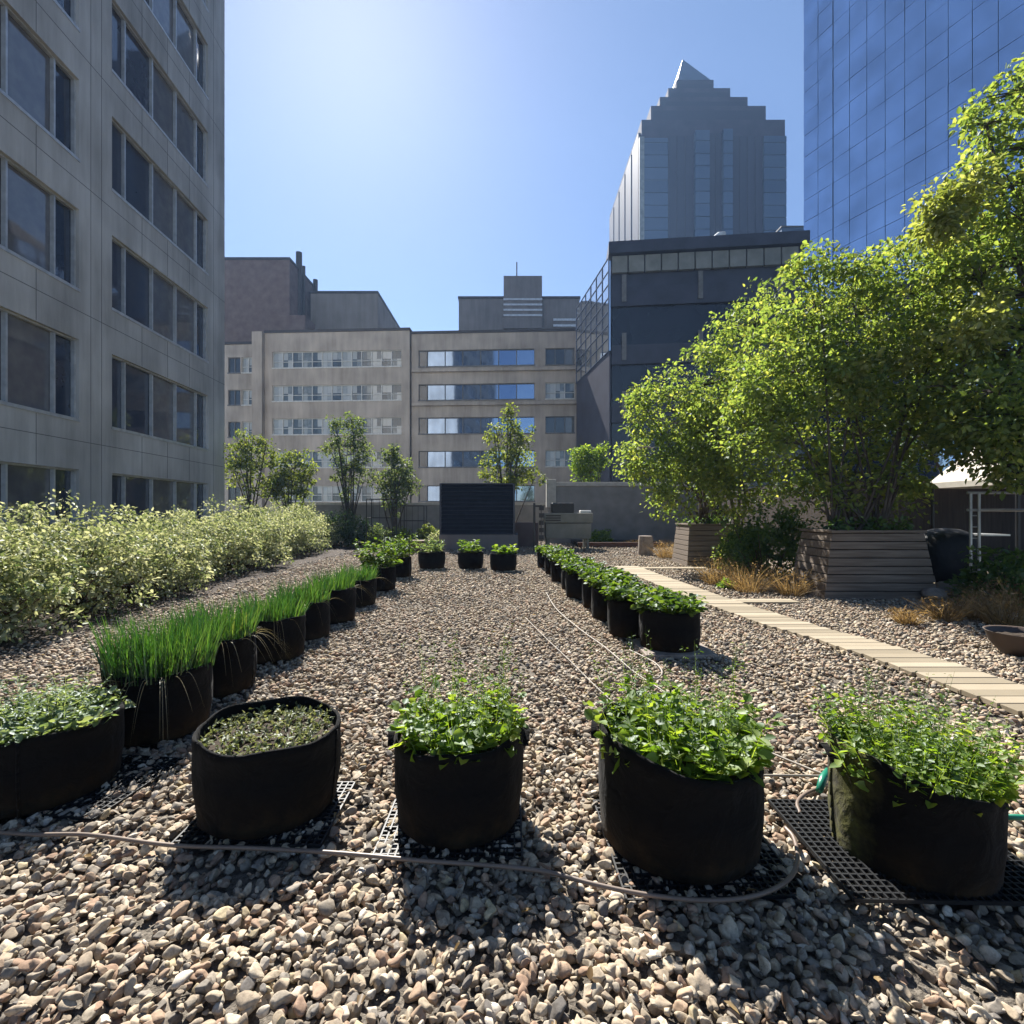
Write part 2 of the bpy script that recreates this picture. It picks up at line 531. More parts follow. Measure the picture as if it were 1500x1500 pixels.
def clump_leaves(cs, per, rad, Lm, asp, flat=.8):
    """leaves round clump centres cs (k,3)"""
    k = len(cs)
    n = k * per
    off = sph(n) * (rng.uniform(0, 1, n) ** .5)[:, None] * np.repeat(rad if hasattr(rad, '__len__') else np.full(k, rad), per)[:, None]
    off[:, 2] *= flat
    P = np.repeat(cs, per, 0) + off
    A = unit(off) * .8 + sph(n) * .7 + np.array([0, 0, -.25])
    Nn = sph(n) * .75 + np.array([0, 0, .8])
    L = Lm * rng.uniform(.45, 1.4, n)
    return P, A, Nn, L, L * asp


def curve_pts(a, b, sag, n=5):
    a, b, sag = np.array(a), np.array(b), np.array(sag)
    t = np.linspace(0, 1, n)[:, None]
    return a + (b - a) * t + sag * (4 * t * (1 - t))


def make_tree(name, label, cat, base, ells, stems, nclump, per, crad, Lm, mat, r0=.05, group=None, asp=.62, extra=None, nb=1.0):
    """ells: world ellipsoids (centre, radii); stems: list of start points (rel. to base)"""
    base = np.array(base, float)
    root = empty(name, base, label, cat, group)
    vol = np.array([e[1][0] * e[1][1] * e[1][2] for e in ells]) ** .8
    cnt = np.maximum(3, (vol / vol.sum() * nclump).astype(int))
    mb = MB()
    allc = []
    for e, k in zip(ells, cnt):
        c = np.array(e[0]) - base
        rr = np.array(e[1])
        q = sph(k) * (rng.uniform(.12, 1, k) ** .45)[:, None]
        cl = c + q * rr
        cl = cl[cl[:, 2] + base[2] > .25]
        allc.append(cl)
        s = np.array(stems[rng.integers(len(stems))], float)
        mid = np.array([0, 0, 1.0]) * np.linalg.norm(c - s) * .10 + rng.normal(size=3) * .08
        sp = curve_pts(s, c + np.array([0, 0, rr[2] * .35]), mid, 8)
        mb.tube(sp, np.linspace(r0, r0 * .3, 8) * rng.uniform(.8, 1.1), 6)
        for p in cl[:max(3, int(len(cl) * nb))]:
            dd = np.linalg.norm(sp - p, axis=1) + np.maximum(0, sp[:, 2] - p[2] + .1) * 1.2
            i = int(np.argmin(dd))
            st = sp[i]
            bp = curve_pts(st, p, np.array([0, 0, .06]) * np.linalg.norm(p - st), 4)
            mb.tube(bp, [r0 * .28, r0 * .2, r0 * .13, r0 * .06], 4, False)
    mb.build('trunk', M['bark'], root, True)
    cs = np.concatenate(allc)
    P, A, Nn, L, Wd = clump_leaves(cs, per, crad * rng.uniform(.6, 1.35, len(cs)), Lm, asp)
    leaf_cloud('crown', P, A, Nn, L, Wd, mat, root)
    if extra:
        m2, e2, n2 = extra
        c2 = np.concatenate([np.array(e[0]) - base + sph(n2) * (rng.uniform(.1, 1, n2) ** .5)[:, None] * np.array(e[1]) for e in e2])
        P, A, Nn, L, Wd = clump_leaves(c2, per, crad * rng.uniform(.6, 1.2, len(c2)), Lm, asp)
        o = leaf_cloud('yellowing_branch', P, A, Nn, L, Wd, m2, root)
        o["label"] = "yellow green branch tips"
    return root


def E(px, py, d, rx, ry, rd):
    """ellipsoid from pixel centre / pixel radii at depth d"""
    return (W(px, py, d), (rx / F * d, rd, ry / F * d))


# ------------------------------------------------------------------ ground
def grid_sheet(name, x0, x1, y0, y1, z, mat):
    return MB().add([(x0, y0, z), (x1, y0, z), (x1, y1, z), (x0, y1, z)], [(0, 1, 2, 3)]).build(name, mat)


g = MB().box(-11.8, 26, -9, 27.5, -.6, -.022).build('roof_terrace_ground', M['deck'])
tag(g, kind='structure')
g = grid_sheet('street_ground', -140, 140, -100, 230, -24, M['street'])
tag(g, kind='structure')
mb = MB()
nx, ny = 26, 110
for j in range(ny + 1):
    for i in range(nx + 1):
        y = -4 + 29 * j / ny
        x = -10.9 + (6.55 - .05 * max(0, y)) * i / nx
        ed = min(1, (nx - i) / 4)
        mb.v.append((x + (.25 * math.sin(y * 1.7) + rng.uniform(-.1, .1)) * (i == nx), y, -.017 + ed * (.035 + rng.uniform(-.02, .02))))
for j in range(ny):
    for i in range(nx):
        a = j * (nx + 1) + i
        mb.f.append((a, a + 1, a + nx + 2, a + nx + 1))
tag(mb.build('mulch_shade_bed', M['mulch'], smooth=True), kind='structure')  # mulch spread wide and dark to stand in for the hedge's shade

# path of pale boards, slightly bent, with two side branches
PL = [(3.8, -1.2), (3.62, 2.2), (3.46, 3.4), (3.38, 4.6), (3.26, 5.4), (3.06, 6.1), (2.80, 8.1), (2.62, 11.3), (2.56, 12.9)]
PWd = .60


def path_x(y):
    for (xa, ya), (xb, yb) in zip(PL, PL[1:]):
        if y <= yb:
            return xa + (xb - xa) * (y - ya) / (yb - ya)
    return PL[-1][0]


mb = MB()
y = -1.2
while y < 12.8:
    w = .142
    x0 = path_x(y) + rng.uniform(-.012, .012)
    x1 = path_x(y + w) + PWd + rng.uniform(-.012, .012)
    z = .045 + rng.uniform(-.003, .003)
    mb.box(x0, x1, y, y + w - .008, .005, z)
    y += w
for yy, x0, x1 in ((7.72, 3.36, 4.35), (12.35, 3.17, 4.75)):
    for k in range(2):
        mb.box(x0, x1, yy + k * .15, yy + k * .15 + .142, .005, .043)
path = tag(mb.build('path', M['board'], bevel=.004), kind='structure')

# ------------------------------------------------------------------ planter bags: positions from the photograph
pots_xy = []  # (x, y, r) used to keep stones out


def pot_from_px(xl, xr, yb):
    aL, aR = math.atan((xl - 750) / F), math.atan((xr - 750) / F)
    th, de = (aL + aR) / 2, (aR - aL) / 2
    df = CAM_H * F / (yb - 750)
    Rr = df / (math.cos(th) - math.sin(de))
    r = Rr * math.sin(de)
    return Rr * math.sin(th), Rr * math.cos(th), r


def pot_shell(r, h, parent, tilt=(0, 0), taper=.97, wob=.024, drop=.0, seed=0):
    """open felt bag with thickness, soft wobble and an uneven rim"""
    rg = np.random.default_rng(seed)
    ph = rg.uniform(0, 6.28, 4)
    prof = [(r * taper * .965, 0.0), (r * taper * .995, .012), (r * taper, .05), (r * 1.005, h * .35), (r * 1.01, h * .6), (r, h - .036), (r * 1.012, h - .033), (r * 1.005, h - .012), (r * .995, h),
            (r * .965, h + .002), (r * .955, h - .012), (r * .96, h * .8), (r * .96, h * .55)]

    def rf(i, a, rr, z):
        t = min(1, z / h)
        k = 1 + wob * (math.sin(2 * a + ph[0]) * t + .5 * math.sin(3 * a + ph[1]) * t + .35 * math.sin(7 * a + ph[2] + 3 * t) * (.4 + .6 * t) + .45 * math.sin(13 * a + ph[3] + 5 * t) * math.sin(9 * t + ph[0]) + .3 * math.sin(21 * a + ph[1]) * t * t)
        zz = z + t * t * (tilt[0] * math.cos(a) + tilt[1] * math.sin(a) + .008 * math.sin(5 * a + ph[3]))
        return rr * k, zz
    mb = MB().lathe(prof, 64, rf)
    # the vertical overlap seam, sewn up one side
    a0 = 4.2 + seed
    sm = []
    for k in range(9):
        z = h * (k / 8) * .97
        rr, zz = rf(0, a0, r * (taper + (1.012 - taper) * min(1, k / 3)) * 1.004, z)
        sm.append((rr * math.cos(a0), rr * math.sin(a0), zz))
    for p0, p1 in zip(sm, sm[1:]):
        mb.bar(p0, p1, .006, .012)
    o = mb.build('fabric_wall', M['fabric'], parent, True)
    return o


def pot_soil(r, z, parent, seed=0):
    rg = np.random.default_rng(seed)
    mb = MB()
    n = 40
    mb.v.append((0, 0, z + .012))
    for j in range(1, 7):
        for k in range(n):
            a = 2 * math.pi * k / n
            mb.v.append((r * .958 * j / 6 * math.cos(a), r * .958 * j / 6 * math.sin(a), z + rg.uniform(-.006, .009) + .012 * (1 - (j / 6) ** 2)))
    for k in range(n):
        mb.f.append((0, 1 + k, 1 + (k + 1) % n))
        for j in range(5):
            a = 1 + j * n
            mb.f.append((a + k, a + n + k, a + n + (k + 1) % n, a + (k + 1) % n))
    return mb.build('soil', M['soil'], parent, True)


def pot_handles(r, h, parent, angs, dz=(0, 0)):
    for a, d in zip(angs, dz):
        mb = MB()
        c = Vector((math.cos(a), math.sin(a), 0))
        s = Vector((-math.sin(a), math.cos(a), 0))
        rr = r * 1.012
        pts = []
        for t in np.linspace(-1, 1, 11):
            out = .014 * (1 - t * t)
            pts.append(c * (rr + .006 + out) + s * (.085 * t) + Vector((0, 0, h * .80 + d + .05 * (1 - t * t))))
        for p, q in zip(pts, pts[1:]):
            mb.bar(p, q, .026, .004)
        mb.build('handle', M['fabric'], parent)


def herb(parent, r, z, nst, hgt, spread, Lm, asp, mat, lps=14, name='herb_plants', low=.0, bushy=1.0, stem_mat=None):
    """leafy stems rising from the soil disc; leaves in loose pairs along each stem"""
    d = disc(nst, r * .9)
    h = hgt * rng.uniform(.45, 1.1, nst)
    lean = d / max(r, .01) * spread + rng.normal(size=(nst, 2)) * .07
    ts = rng.uniform(low, 1, (nst, lps))
    base = np.concatenate([d, np.full((nst, 1), z)], 1)
    top = np.concatenate([d + lean * h[:, None] * 1.6, (z + h)[:, None]], 1)
    bend = np.zeros_like(base)
    P = base[:, None] + (top - base)[:, None] * ts[..., None]
    P = P.reshape(-1, 3)
    n = len(P)
    out = rng.uniform(0, 6.28, n)
    A = np.stack([np.cos(out), np.sin(out), rng.uniform(-.35, .75, n)], 1)
    Nn = np.array([0, 0, 1.0]) + rng.normal(size=(n, 3)) * .45
    tt = ts.reshape(-1)
    L = Lm * rng.uniform(.55, 1.3, n) * (1.15 - .6 * tt * bushy)
    o = leaf_cloud(name, P + A * .006, A, Nn, L, L * asp, mat, parent)
    D = unit(top - base)
    blades('stems', base, D, bend + rng.normal(size=(nst, 3)) * .01, np.linalg.norm(top - base, axis=1), np.full(nst, .004), stem_mat or mat, parent, 3)
    return o


def make_pot(name, loc, r, h, label, cat, group, seed, tilt=(0, 0), soil_z=None, rz=0.0, handles=None, wob=.024, taper=.97):
    root = empty(name, loc, label, cat, group, rz)
    pot_shell(r, h, root, tilt, taper, wob, seed=seed)
    pot_soil(r, soil_z if soil_z else h - .05, root, seed)
    if handles:
        pot_handles(r, h, root, handles[0], handles[1])
    return root


ZB = .018
GF = 'felt planter bags in the front row'
# --- front row, five individuals
x, y, r = pot_from_px(-78, 182, 1213)
pots_xy.append((x, y, r))
p = make_pot('planter_bag', (x, y, ZB), r, .345, 'wide black felt planter of grey green sage-like leaves, cut by the left edge, front row', 'planter bag', GF, 1, (.0, .0), .315, wob=.012)
herb(p, r * 1.0, .31, 130, .10, .55, .062, .60, M['leaf_sage'], 9, 'herb_plants')
herb(p, r * .6, .31, 60, .24, .2, .036, .45, M['leaf_sage'], 16, 'tall_sprigs')

x, y, r = pot_from_px(283, 497, 1242)
pots_xy.append((x, y, r))
p = make_pot('planter_bag', (x, y, ZB), r, .375, 'black felt planter with open rim and tiny seedlings scattered on bare soil', 'planter bag', GF, 2, (-.012, .012), .315, wob=.018)
d = disc(520, r * .93)
P = np.concatenate([d, np.full((520, 1), .325) + rng.uniform(0, .035, (520, 1))], 1)
A = np.concatenate([rng.normal(size=(520, 2)), rng.uniform(.0, .7, (520, 1))], 1)
leaf_cloud('seedlings', np.repeat(P, 3, 0), np.repeat(A, 3, 0) * .3 + sph(1560), np.array([0, 0, 1.]) + .5 * sph(1560), rng.uniform(.014, .034, 1560), rng.uniform(.008, .018, 1560), M['leaf_seed'], p)

x, y, r = pot_from_px(579, 764, 1256)
pots_xy.append((x, y, r))
p = make_pot('planter_bag', (x, y, ZB), r, .385, 'narrowest black felt planter of the front row, bright leafy greens with tall wispy stems', 'planter bag', GF, 3, (.01, .0), .35, handles=((0.1, math.pi - .1), (.02, .02)))
herb(p, r * .98, .34, 95, .21, .22, .066, .74, M['leaf_herb'], 9, 'leafy_greens')
herb(p, r * .9, .34, 46, .46, .10, .026, .36, M['leaf_berry'], 22, 'wispy_stems', .25)

x, y, r = pot_from_px(877, 1119, 1310)
pots_xy.append((x, y, r))
p = make_pot('planter_bag', (x, y, ZB), r, .415, 'black felt planter with one side of its rim peaked, bulging with bright greens', 'planter bag', GF, 4, (-.065, .02), .36, handles=((2.75, .35), (.05, -.04)))
herb(p, r * 1.0, .36, 125, .21, .30, .072, .74, M['leaf_herb'], 9, 'leafy_greens')
herb(p, r * .95, .36, 60, .44, .10, .028, .36, M['leaf_berry'], 22, 'wispy_stems', .2)

x, y, r = pot_from_px(1212, 1476, 1338)
pots_xy.append((x, y, r))
p = make_pot('planter_bag', (x, y, ZB), r, .385, 'sagging felt planter with moss and painted sunlight on one side and feathery greens, between grid mat and green hose', 'planter bag', GF, 5, (-.075, .01), .32, handles=((2.9, .15), (.05, -.06)))
herb(p, r * 1.05, .32, 190, .25, .30, .044, .66, M['leaf_herb'], 13, 'feathery_greens')
herb(p, r * 1.0, .32, 110, .36, .14, .022, .42, M['leaf_berry'], 22, 'wispy_stems', .2)
# moss, plus sunlight painted as pale olive, on this bag's left flank
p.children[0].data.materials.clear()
p.children[0].data.materials.append(mat_fabric('mossy_sunlit_felt', True))

# --- left row: five bags of chives, then three of taller leafy plants
GL = 'felt planter bags in the long row beside the hedge'
left_px = [(150, 311, 1100), (None, 376, 1030), (None, 447, 975), (None, 484, 943), (None, 521, 917), (None, 551, 892), (None, 580, 868), (None, 603, 848)]
ordl = ['nearest', 'second', 'third', 'fourth', 'fifth', 'sixth', 'seventh', 'farthest']
for i, (xl, xr, yb) in enumerate(left_px):
    if xl is None:
        rr = .29
        df = CAM_H * F / (yb - 750)
        yc = df + rr
        # right silhouette at xr
        aR = math.atan((xr - 750) / F)
        xc = yc * math.tan(aR) - rr / math.cos(aR)
        x, y, r = xc, yc, rr
    else:
        x, y, r = pot_from_px(xl, xr, yb)
    pots_xy.append((x, y, r))
    h = .40 + .02 * math.sin(i * 2.1)
    if i < 6:
        what = {0: 'black felt planter overflowing with tall upright chives, nearest of the row by the hedge',
                1: 'black felt planter of chives, pale stalks drooping over it, second in the hedge row',
                2: 'black felt planter of chives, third from the near end of the hedge row',
                3: 'black felt planter of chives, fourth from the near end of the hedge row',
                4: 'black felt planter of chives, fifth from the near end of the hedge row',
                5: 'black felt planter of chives, the last chives before the leafy pepper plants'}[i]
        p = make_pot('planter_bag', (x, y, ZB), r, h, what, 'planter bag', GL, 20 + i, (.0, .0), h - .04)
        n = [1250, 820, 640, 500, 400, 360][i]
        d = disc(n, r * (1.02 if i == 0 else .97))
        P = np.concatenate([d, np.full((n, 1), h - .04)], 1)
        lean = d / r * .09
        D = unit(np.concatenate([lean + rng.normal(size=(n, 2)) * .085, np.ones((n, 1))], 1))
        hh = (.36 if i == 0 else .30 if i == 1 else .27) * rng.uniform(.35, 1.12, n)
        blades('chives', P, D, np.concatenate([lean * .25 + rng.normal(size=(n, 2)) * .035, -rng.uniform(0, .02, (n, 1))], 1), hh, rng.uniform(.007, .012, n) * (1 + .12 * i), M['leaf_chive'], p)
        nd = 15 if i < 2 else 8
        a = rng.uniform(-2.2, .9, nd)
        P = np.stack([r * .95 * np.cos(a), r * .95 * np.sin(a), np.full(nd, h - .02)], 1)
        D = unit(np.stack([np.cos(a) * .8, np.sin(a) * .8, rng.uniform(.3, .9, nd)], 1))
        bd = np.stack([np.cos(a) * .05, np.sin(a) * .05, -rng.uniform(.25, .5, nd)], 1)
        o = blades('drooping_stalks', P, D, bd, rng.uniform(.2, .34, nd), np.full(nd, .0045), M['straw'], p, 8)
        o["label"] = "pale dry stalks hanging over the rim"
    else:
        what = {6: 'black felt planter of leafy pepper plants next to the last chives',
                7: 'black felt planter of tall leafy pepper plants at the far end of the hedge row'}[i]
        p = make_pot('planter_bag', (x, y, ZB), r, h, what, 'planter bag', GL, 20 + i, (0, 0), h - .04)
        herb(p, r * .95, h - .04, 40, .50, .3, .10, .48, M['leaf_berry'], 16, 'foliage', .15, .5)
        mb = MB()
        for k in range(1 if i != 6 else 2):
            mb.tube([(-.12 + .2 * k, .05, .1), (-.12 + .2 * k, .05, 1.02)], .007, 6)
        mb.build('stake', M['dark_metal'], p)

# --- right row: nine bags of strawberry plants (two variants copied)
GR = 'felt planter bags of strawberries along the board path'
right_px = [(936, 4.93), (890, 5.56), (866, 6.45), (853, 7.2), (828.5, 8.1), (822, 8.95), (807, 10.0), (798, 11.2), (787, 12.5)]
lab_r = ['black felt planter of strawberry leaves standing on a pale slab with a hose loop',
         'black felt planter of strawberry leaves directly behind the nearest one, by the board path',
         'strawberry planter bag third from the near end beside the board path',
         'strawberry planter bag fourth from the near end beside the board path',
         'strawberry planter bag in the very middle of the row by the board path',
         'strawberry planter bag just beyond the middle one of the row by the board path',
         'strawberry planter bag third from the far end of the row by the board path',
         'strawberry planter bag second from the far end of the row by the board path',
         'strawberry planter bag at the far end, close to the grey equipment box']
protos = []
for i, (xl, df) in enumerate(right_px):
    rr = .30 if i == 0 else .275
    aL = math.atan((xl - 750) / F)
    yc = df + rr
    xc = yc * math.tan(aL) + rr / math.cos(aL)
    pots_xy.append((xc, yc, rr))
    if i in (0, 1, 2):
        p = make_pot('planter_bag', (xc, yc, ZB), rr, .40, lab_r[i], 'planter bag', GR, 40 + i, (0, 0), .36)
        herb(p, rr * 1.0, .36, 130, .17, .5, .06, .80, M['leaf_berry'], 11, 'strawberry_plants', .3, .2)
        if i: protos.append(p)
    else:
        p = copy_tree(protos[i % 2])
        p.location = (xc, yc, ZB)
        p.rotation_euler = (0, 0, 1.3 * i)
        p["label"] = lab_r[i]

# --- far row: three bags
GX = 'felt planter bags in front of the louvred screen'
for i, (xl, xr, yb, lab) in enumerate([(613, 652, 835, 'black felt planter of arching leaves, hedge end of three before the louvred screen'),
                                       (671, 708, 835, 'middle black felt planter of three before the louvred screen, upright leaves'),
                                       (718, 757, 838, 'black felt planter with low pale leaves, path end of three before the screen')]):
    x, y, r = pot_from_px(xl, xr, yb)
    pots_xy.append((x, y, r))
    p = make_pot('planter_bag', (x, y, ZB), r, .40, lab, 'planter bag', GX, 60 + i, (0, 0), .36, taper=.93)
    herb(p, r * .8, .36, 26, [.32, .34, .2][i], .45, [.13, .12, .12][i], [.3, .4, .6][i], M[['leaf_sage', 'leaf_berry', 'leaf_herb'][i]], 10, 'leafy_plant', .2, .3)

# ------------------------------------------------------------------ gravel (nobody could count it): one mesh of real stones
def ico(level):
    bm = bmesh.new()
    bmesh.ops.create_icosphere(bm, subdivisions=level, radius=1)
    V = np.array([v.co[:] for v in bm.verts])
    Fc = np.array([[v.index for v in f.verts] for f in bm.faces])
    bm.free()
    return V, Fc


def stone_shapes(V, k):
    out = []
    for _ in range(k):
        P = V.copy()
        for _c in range(rng.integers(8, 14)):      # blunt planar facets
            nrm = sph(1)[0]
            dcut = rng.uniform(.48, .80)
            h = P @ nrm
            P = P - np.maximum(0, h - dcut)[:, None] * nrm[None] * .96
        w = rng.normal(size=(3, 3)) * 1.6
        P = P * (1 + .06 * np.sin(P @ w).sum(1, keepdims=True))
        P = P * np.array([1, rng.uniform(.62, .9), rng.uniform(.42, .68)])
        out.append(P)
    return np.array(out)


PAL = np.array([(.315, .270, .205), (.27, .228, .175), (.37, .33, .262), (.235, .21, .172), (.295, .222, .162), (.175, .162, .142), (.43, .395, .335), (.235, .165, .12), (.125, .118, .110), (.35, .30, .20), (.26, .19, .14)])
PALW = np.array([.19, .16, .13, .11, .10, .08, .07, .05, .04, .04, .03])


def scatter(y0, y1, dens, margin, xmin=-11.5, xmax=22, inner=None):
    n = int((y1 - y0) * (max(-xmin, xmax) * 2) * dens)
    Y = rng.uniform(y0, y1, n)
    X = rng.uniform(-max(-xmin, xmax), max(-xmin, xmax), n)
    k = (np.abs(X) < Y * 1.02 + margin) & (X > xmin) & (X < xmax)
    if inner is not None:
        k &= np.abs(X) > Y * 1.02 + inner
    X, Y = X[k], Y[k]
    keep = np.ones(len(X), bool)
    for (px_, py_, pr_) in pots_xy:
        keep &= (X - px_) ** 2 + (Y - py_) ** 2 > (pr_ * .9) ** 2
    pxl = np.interp(Y, [q[1] for q in PL], [q[0] for q in PL])
    keep &= ~((X > pxl + .02) & (X < pxl + PWd - .02) & (Y > -1.2) & (Y < 12.8))
    patch = np.sin(X * 1.9 + 1.3 * np.sin(Y * 1.1)) + np.sin(Y * 2.3 + .7 * X)
    keep &= ~((patch < -1.15) & (rng.uniform(size=len(X)) < .4))
    keep &= ~((X < -4.3 - .06 * Y) & (rng.uniform(size=len(X)) > np.clip((X + 4.95 + .06 * Y) / .6, .05, 1) * .8))  # stones thinned over the bed so its painted shade band stays dark
    return X[keep], Y[keep]


Vs, Fs, Cs = [], [], []
off = 0
for (y0, y1, lev, dens, marg, smin, smax, kk) in ((.7, 3.4, 3, 1750, .9, .012, .0315, 18), (3.4, 8.5, 2, 1150, .9, .014, .032, 14), (8.5, 16, 1, 620, .8, .022, .042, 12), (16, 26.5, 1, 130, .5, .03, .055, 8), (-1.2, .7, 1, 620, 5.5, .016, .036, 10), (.7, 8.5, 1, 620, 5.2, .016, .036, 10)):
    V, Fc = ico(lev)
    sh = stone_shapes(V, kk)
    X, Y = scatter(y0, y1, dens, marg, -11 if y0 > 8 else -10, 14, .9 if marg == 5.2 else None)
    n = len(X)
    s = (smin * .8 + (smax * 1.12 - smin * .8) * rng.beta(1.7, 2.3, n)) * np.where(rng.uniform(size=n) < .06, 1.3, 1)
    idx = rng.integers(0, kk, n)
    base = sh[idx] * s[:, None, None]
    # rotation: random yaw, moderate tilt
    yaw = rng.uniform(0, 6.283, n)
    tl = rng.normal(size=n) * .45
    t2 = rng.normal(size=n) * .45
    cy, sy, ct, st, cu, su = np.cos(yaw), np.sin(yaw), np.cos(tl), np.sin(tl), np.cos(t2), np.sin(t2)
    Rz = np.zeros((n, 3, 3)); Rz[:, 0, 0] = cy; Rz[:, 0, 1] = -sy; Rz[:, 1, 0] = sy; Rz[:, 1, 1] = cy; Rz[:, 2, 2] = 1
    Rx = np.zeros((n, 3, 3)); Rx[:, 0, 0] = 1; Rx[:, 1, 1] = ct; Rx[:, 1, 2] = -st; Rx[:, 2, 1] = st; Rx[:, 2, 2] = ct
    Ry = np.zeros((n, 3, 3)); Ry[:, 1, 1] = 1; Ry[:, 0, 0] = cu; Ry[:, 0, 2] = su; Ry[:, 2, 0] = -su; Ry[:, 2, 2] = cu
    Mx = Rz @ Rx @ Ry
    Pw = np.einsum('nij,nkj->nki', Mx, base)
    zc = rng.uniform(-.022, .014, n) + s * .12
    Pw += np.stack([X, Y, zc], 1)[:, None, :]
    c = PAL[rng.choice(len(PAL), n, p=PALW / PALW.sum())] * rng.uniform(.88, 1.40, (n, 1)) * np.array([1.045, 1.0, .965])
    k = len(V)
    Vs.append(Pw.reshape(-1, 3)); Cs.append(np.repeat(c, k, 0))
    Fs.append((Fc[None] + (np.arange(n) * k)[:, None, None]).reshape(-1, 3) + off)
    off += n * k
gv = np_mesh('gravel', np.concatenate(Vs), np.concatenate(Fs), M['stone'], None, True, np.concatenate(Cs))
tag(gv, kind='stuff')
del Vs, Fs, Cs

# fallen leaves and grit lying on the stones
nl = 900
Yl = rng.uniform(1.3, 16, nl)
Xl = rng.uniform(-1, 1, nl) * (Yl * 1.0 + .5)
P = np.stack([Xl, Yl, rng.uniform(.018, .034, nl)], 1)
o = leaf_cloud('fallen_leaves', P, np.concatenate([rng.normal(size=(nl, 2)), rng.normal(size=(nl, 1)) * .25], 1), np.array([0, 0, 1.]) + .35 * sph(nl), rng.uniform(.018, .05, nl), rng.uniform(.010, .026, nl), M['leaf_dry'], None)
tag(o, kind='stuff')

# ------------------------------------------------------------------ mats and hoses
GM = 'black plastic grid mats under the front planters'


def grid_mat(x0, x1, y0, y1, z, label, rz=0):
    cx, cy = (x0 + x1) / 2, (y0 + y1) / 2
    mb = MB()
    a, b = (x1 - x0) / 2, (y1 - y0) / 2
    nx_, ny_ = int(2 * a / .030), int(2 * b / .030)
    for i in range(nx_ + 1):
        xx = -a + 2 * a * i / nx_
        mb.box(xx - .0035, xx + .0035, -b, b, 0, .016)
    for j in range(ny_ + 1):
        yy = -b + 2 * b * j / ny_
        mb.box(-a, a, yy - .0035, yy + .0035, .001, .014)
    o = mb.build('grid_mat', M['plastic'])
    z = .034 if x0 > 1.1 else z
    o.location = (cx, cy, z)
    o.rotation_euler = (R(rng.uniform(-.6, .6)), R(rng.uniform(-.6, .6)), rz)
    return tag(o, label, 'grid mat', GM)


ZM = .006
grid_mat(-2.75, -1.86, 2.36, 2.92, ZM, 'black plastic grid mat between the sage planter and the first chives', -.1)
grid_mat(-1.42, -.80, 2.12, 2.62, ZM, 'black plastic grid mat under the planter of seedlings', .02)
grid_mat(-.56, .04, 2.04, 2.52, ZM, 'black plastic grid mat under the narrowest front planter', .0)
grid_mat(.40, 1.06, 1.84, 2.46, ZM, 'black plastic grid mat showing beside the planter with the peaked rim', .03)
grid_mat(1.20, 1.98, 1.78, 2.40, ZM, 'black plastic grid mat jutting out widely beside the mossy sagging planter', -.02)


def gpt(px, py, z=.04):
    d = (CAM_H - z) * F / (py - 750)
    return ((px - 750) / F * d, d, z)


def smooth_line(pts, n=8):
    pts = [np.array(p) for p in pts]
    P = [2 * pts[0] - pts[1]] + pts + [2 * pts[-1] - pts[-2]]
    out = []
    for i in range(1, len(P) - 2):
        for t in np.linspace(0, 1, n, endpoint=False):
            a, b, c_, d_ = P[i - 1], P[i], P[i + 1], P[i + 2]
            out.append(.5 * ((2 * b) + (c_ - a) * t + (2 * a - 5 * b + 4 * c_ - d_) * t * t + (3 * b - a - 3 * c_ + d_) * t ** 3))
    out.append(pts[-1])
    return out


def hose(name, px, rad, mat, label, cat, z=.045):
    pts = [gpt(a, b, (c[0] if c else z)) for a, b, *c in px]
    o = MB().tube(smooth_line(pts), rad, 8).build(name, mat, None, True)
    return tag(o, label, cat)


hose('garden_hose', [(-260, 1190), (-80, 1212), (40, 1222), (130, 1223), (250, 1238), (380, 1243), (500, 1250), (620, 1261), (720, 1268), (800, 1277), (870, 1295), (950, 1311), (1040, 1319), (1110, 1311), (1155, 1288), (1168, 1258), (1163, 1228), (1150, 1212)], .0085, M['hose'],
     'long brown garden hose lying across the gravel in front of the five front planters', 'hose')
hose('garden_hose', [(1172, 1192), (1168, 1176), (1180, 1163), (1205, 1152), (1214, 1146)], .0085, M['hose'], 'short curled brown hose end between two front planters', 'hose')
hose('garden_hose', [(1010, 1020), (1060, 1062), (1120, 1098), (1180, 1124), (1206, 1134)], .0065, M['pale_hose'], 'thin pale hose slanting down to the green connector', 'hose')
hose('garden_hose', [(1090, 1136), (1150, 1136), (1208, 1137)], .0065, M['pale_hose'], 'thin pale hose running straight across behind the mossy planter', 'hose')
hose('drip_line', [(800, 868), (815, 892), (850, 922), (886, 948), (930, 985), (975, 1015), (1010, 1046), (1045, 1080)], .0065, M['pale_hose'], 'long pale drip line along the row of strawberry planters', 'hose')
hose('drip_line', [(770, 905), (800, 935), (835, 968), (870, 1003), (900, 1030)], .0045, M['pale_hose'], 'faint thin drip line on the open gravel, left of the long pale one', 'hose')
hose('drip_line', [(922, 952), (945, 963), (962, 973), (970, 985), (962, 994), (948, 990)], .007, M['pale_hose'], 'looped pale hose end beside the nearest strawberry planter', 'hose')
# green connectors
mb = MB().tube([gpt(1200, 1158, .06), gpt(1206, 1140, .08), gpt(1213, 1128, .10)], [.016, .02, .014], 10)
tag(mb.build('hose_connector', M['green_plastic'], None, True), 'green hose connector beside the mossy sagging planter', 'hose connector')
a, b = gpt(1462, 1196, .17), gpt(1560, 1200, .17)
mb = MB().tube([a, tuple(np.array(a) * .5 + np.array(b) * .5), b], .011, 10)
mb.tube([gpt(1468, 1194, .165), gpt(1476, 1196, .165)], .018, 10)
tag(mb.build('green_hose', M['green_plastic'], None, True), 'green hose poking out beyond the mossy sagging planter', 'hose')

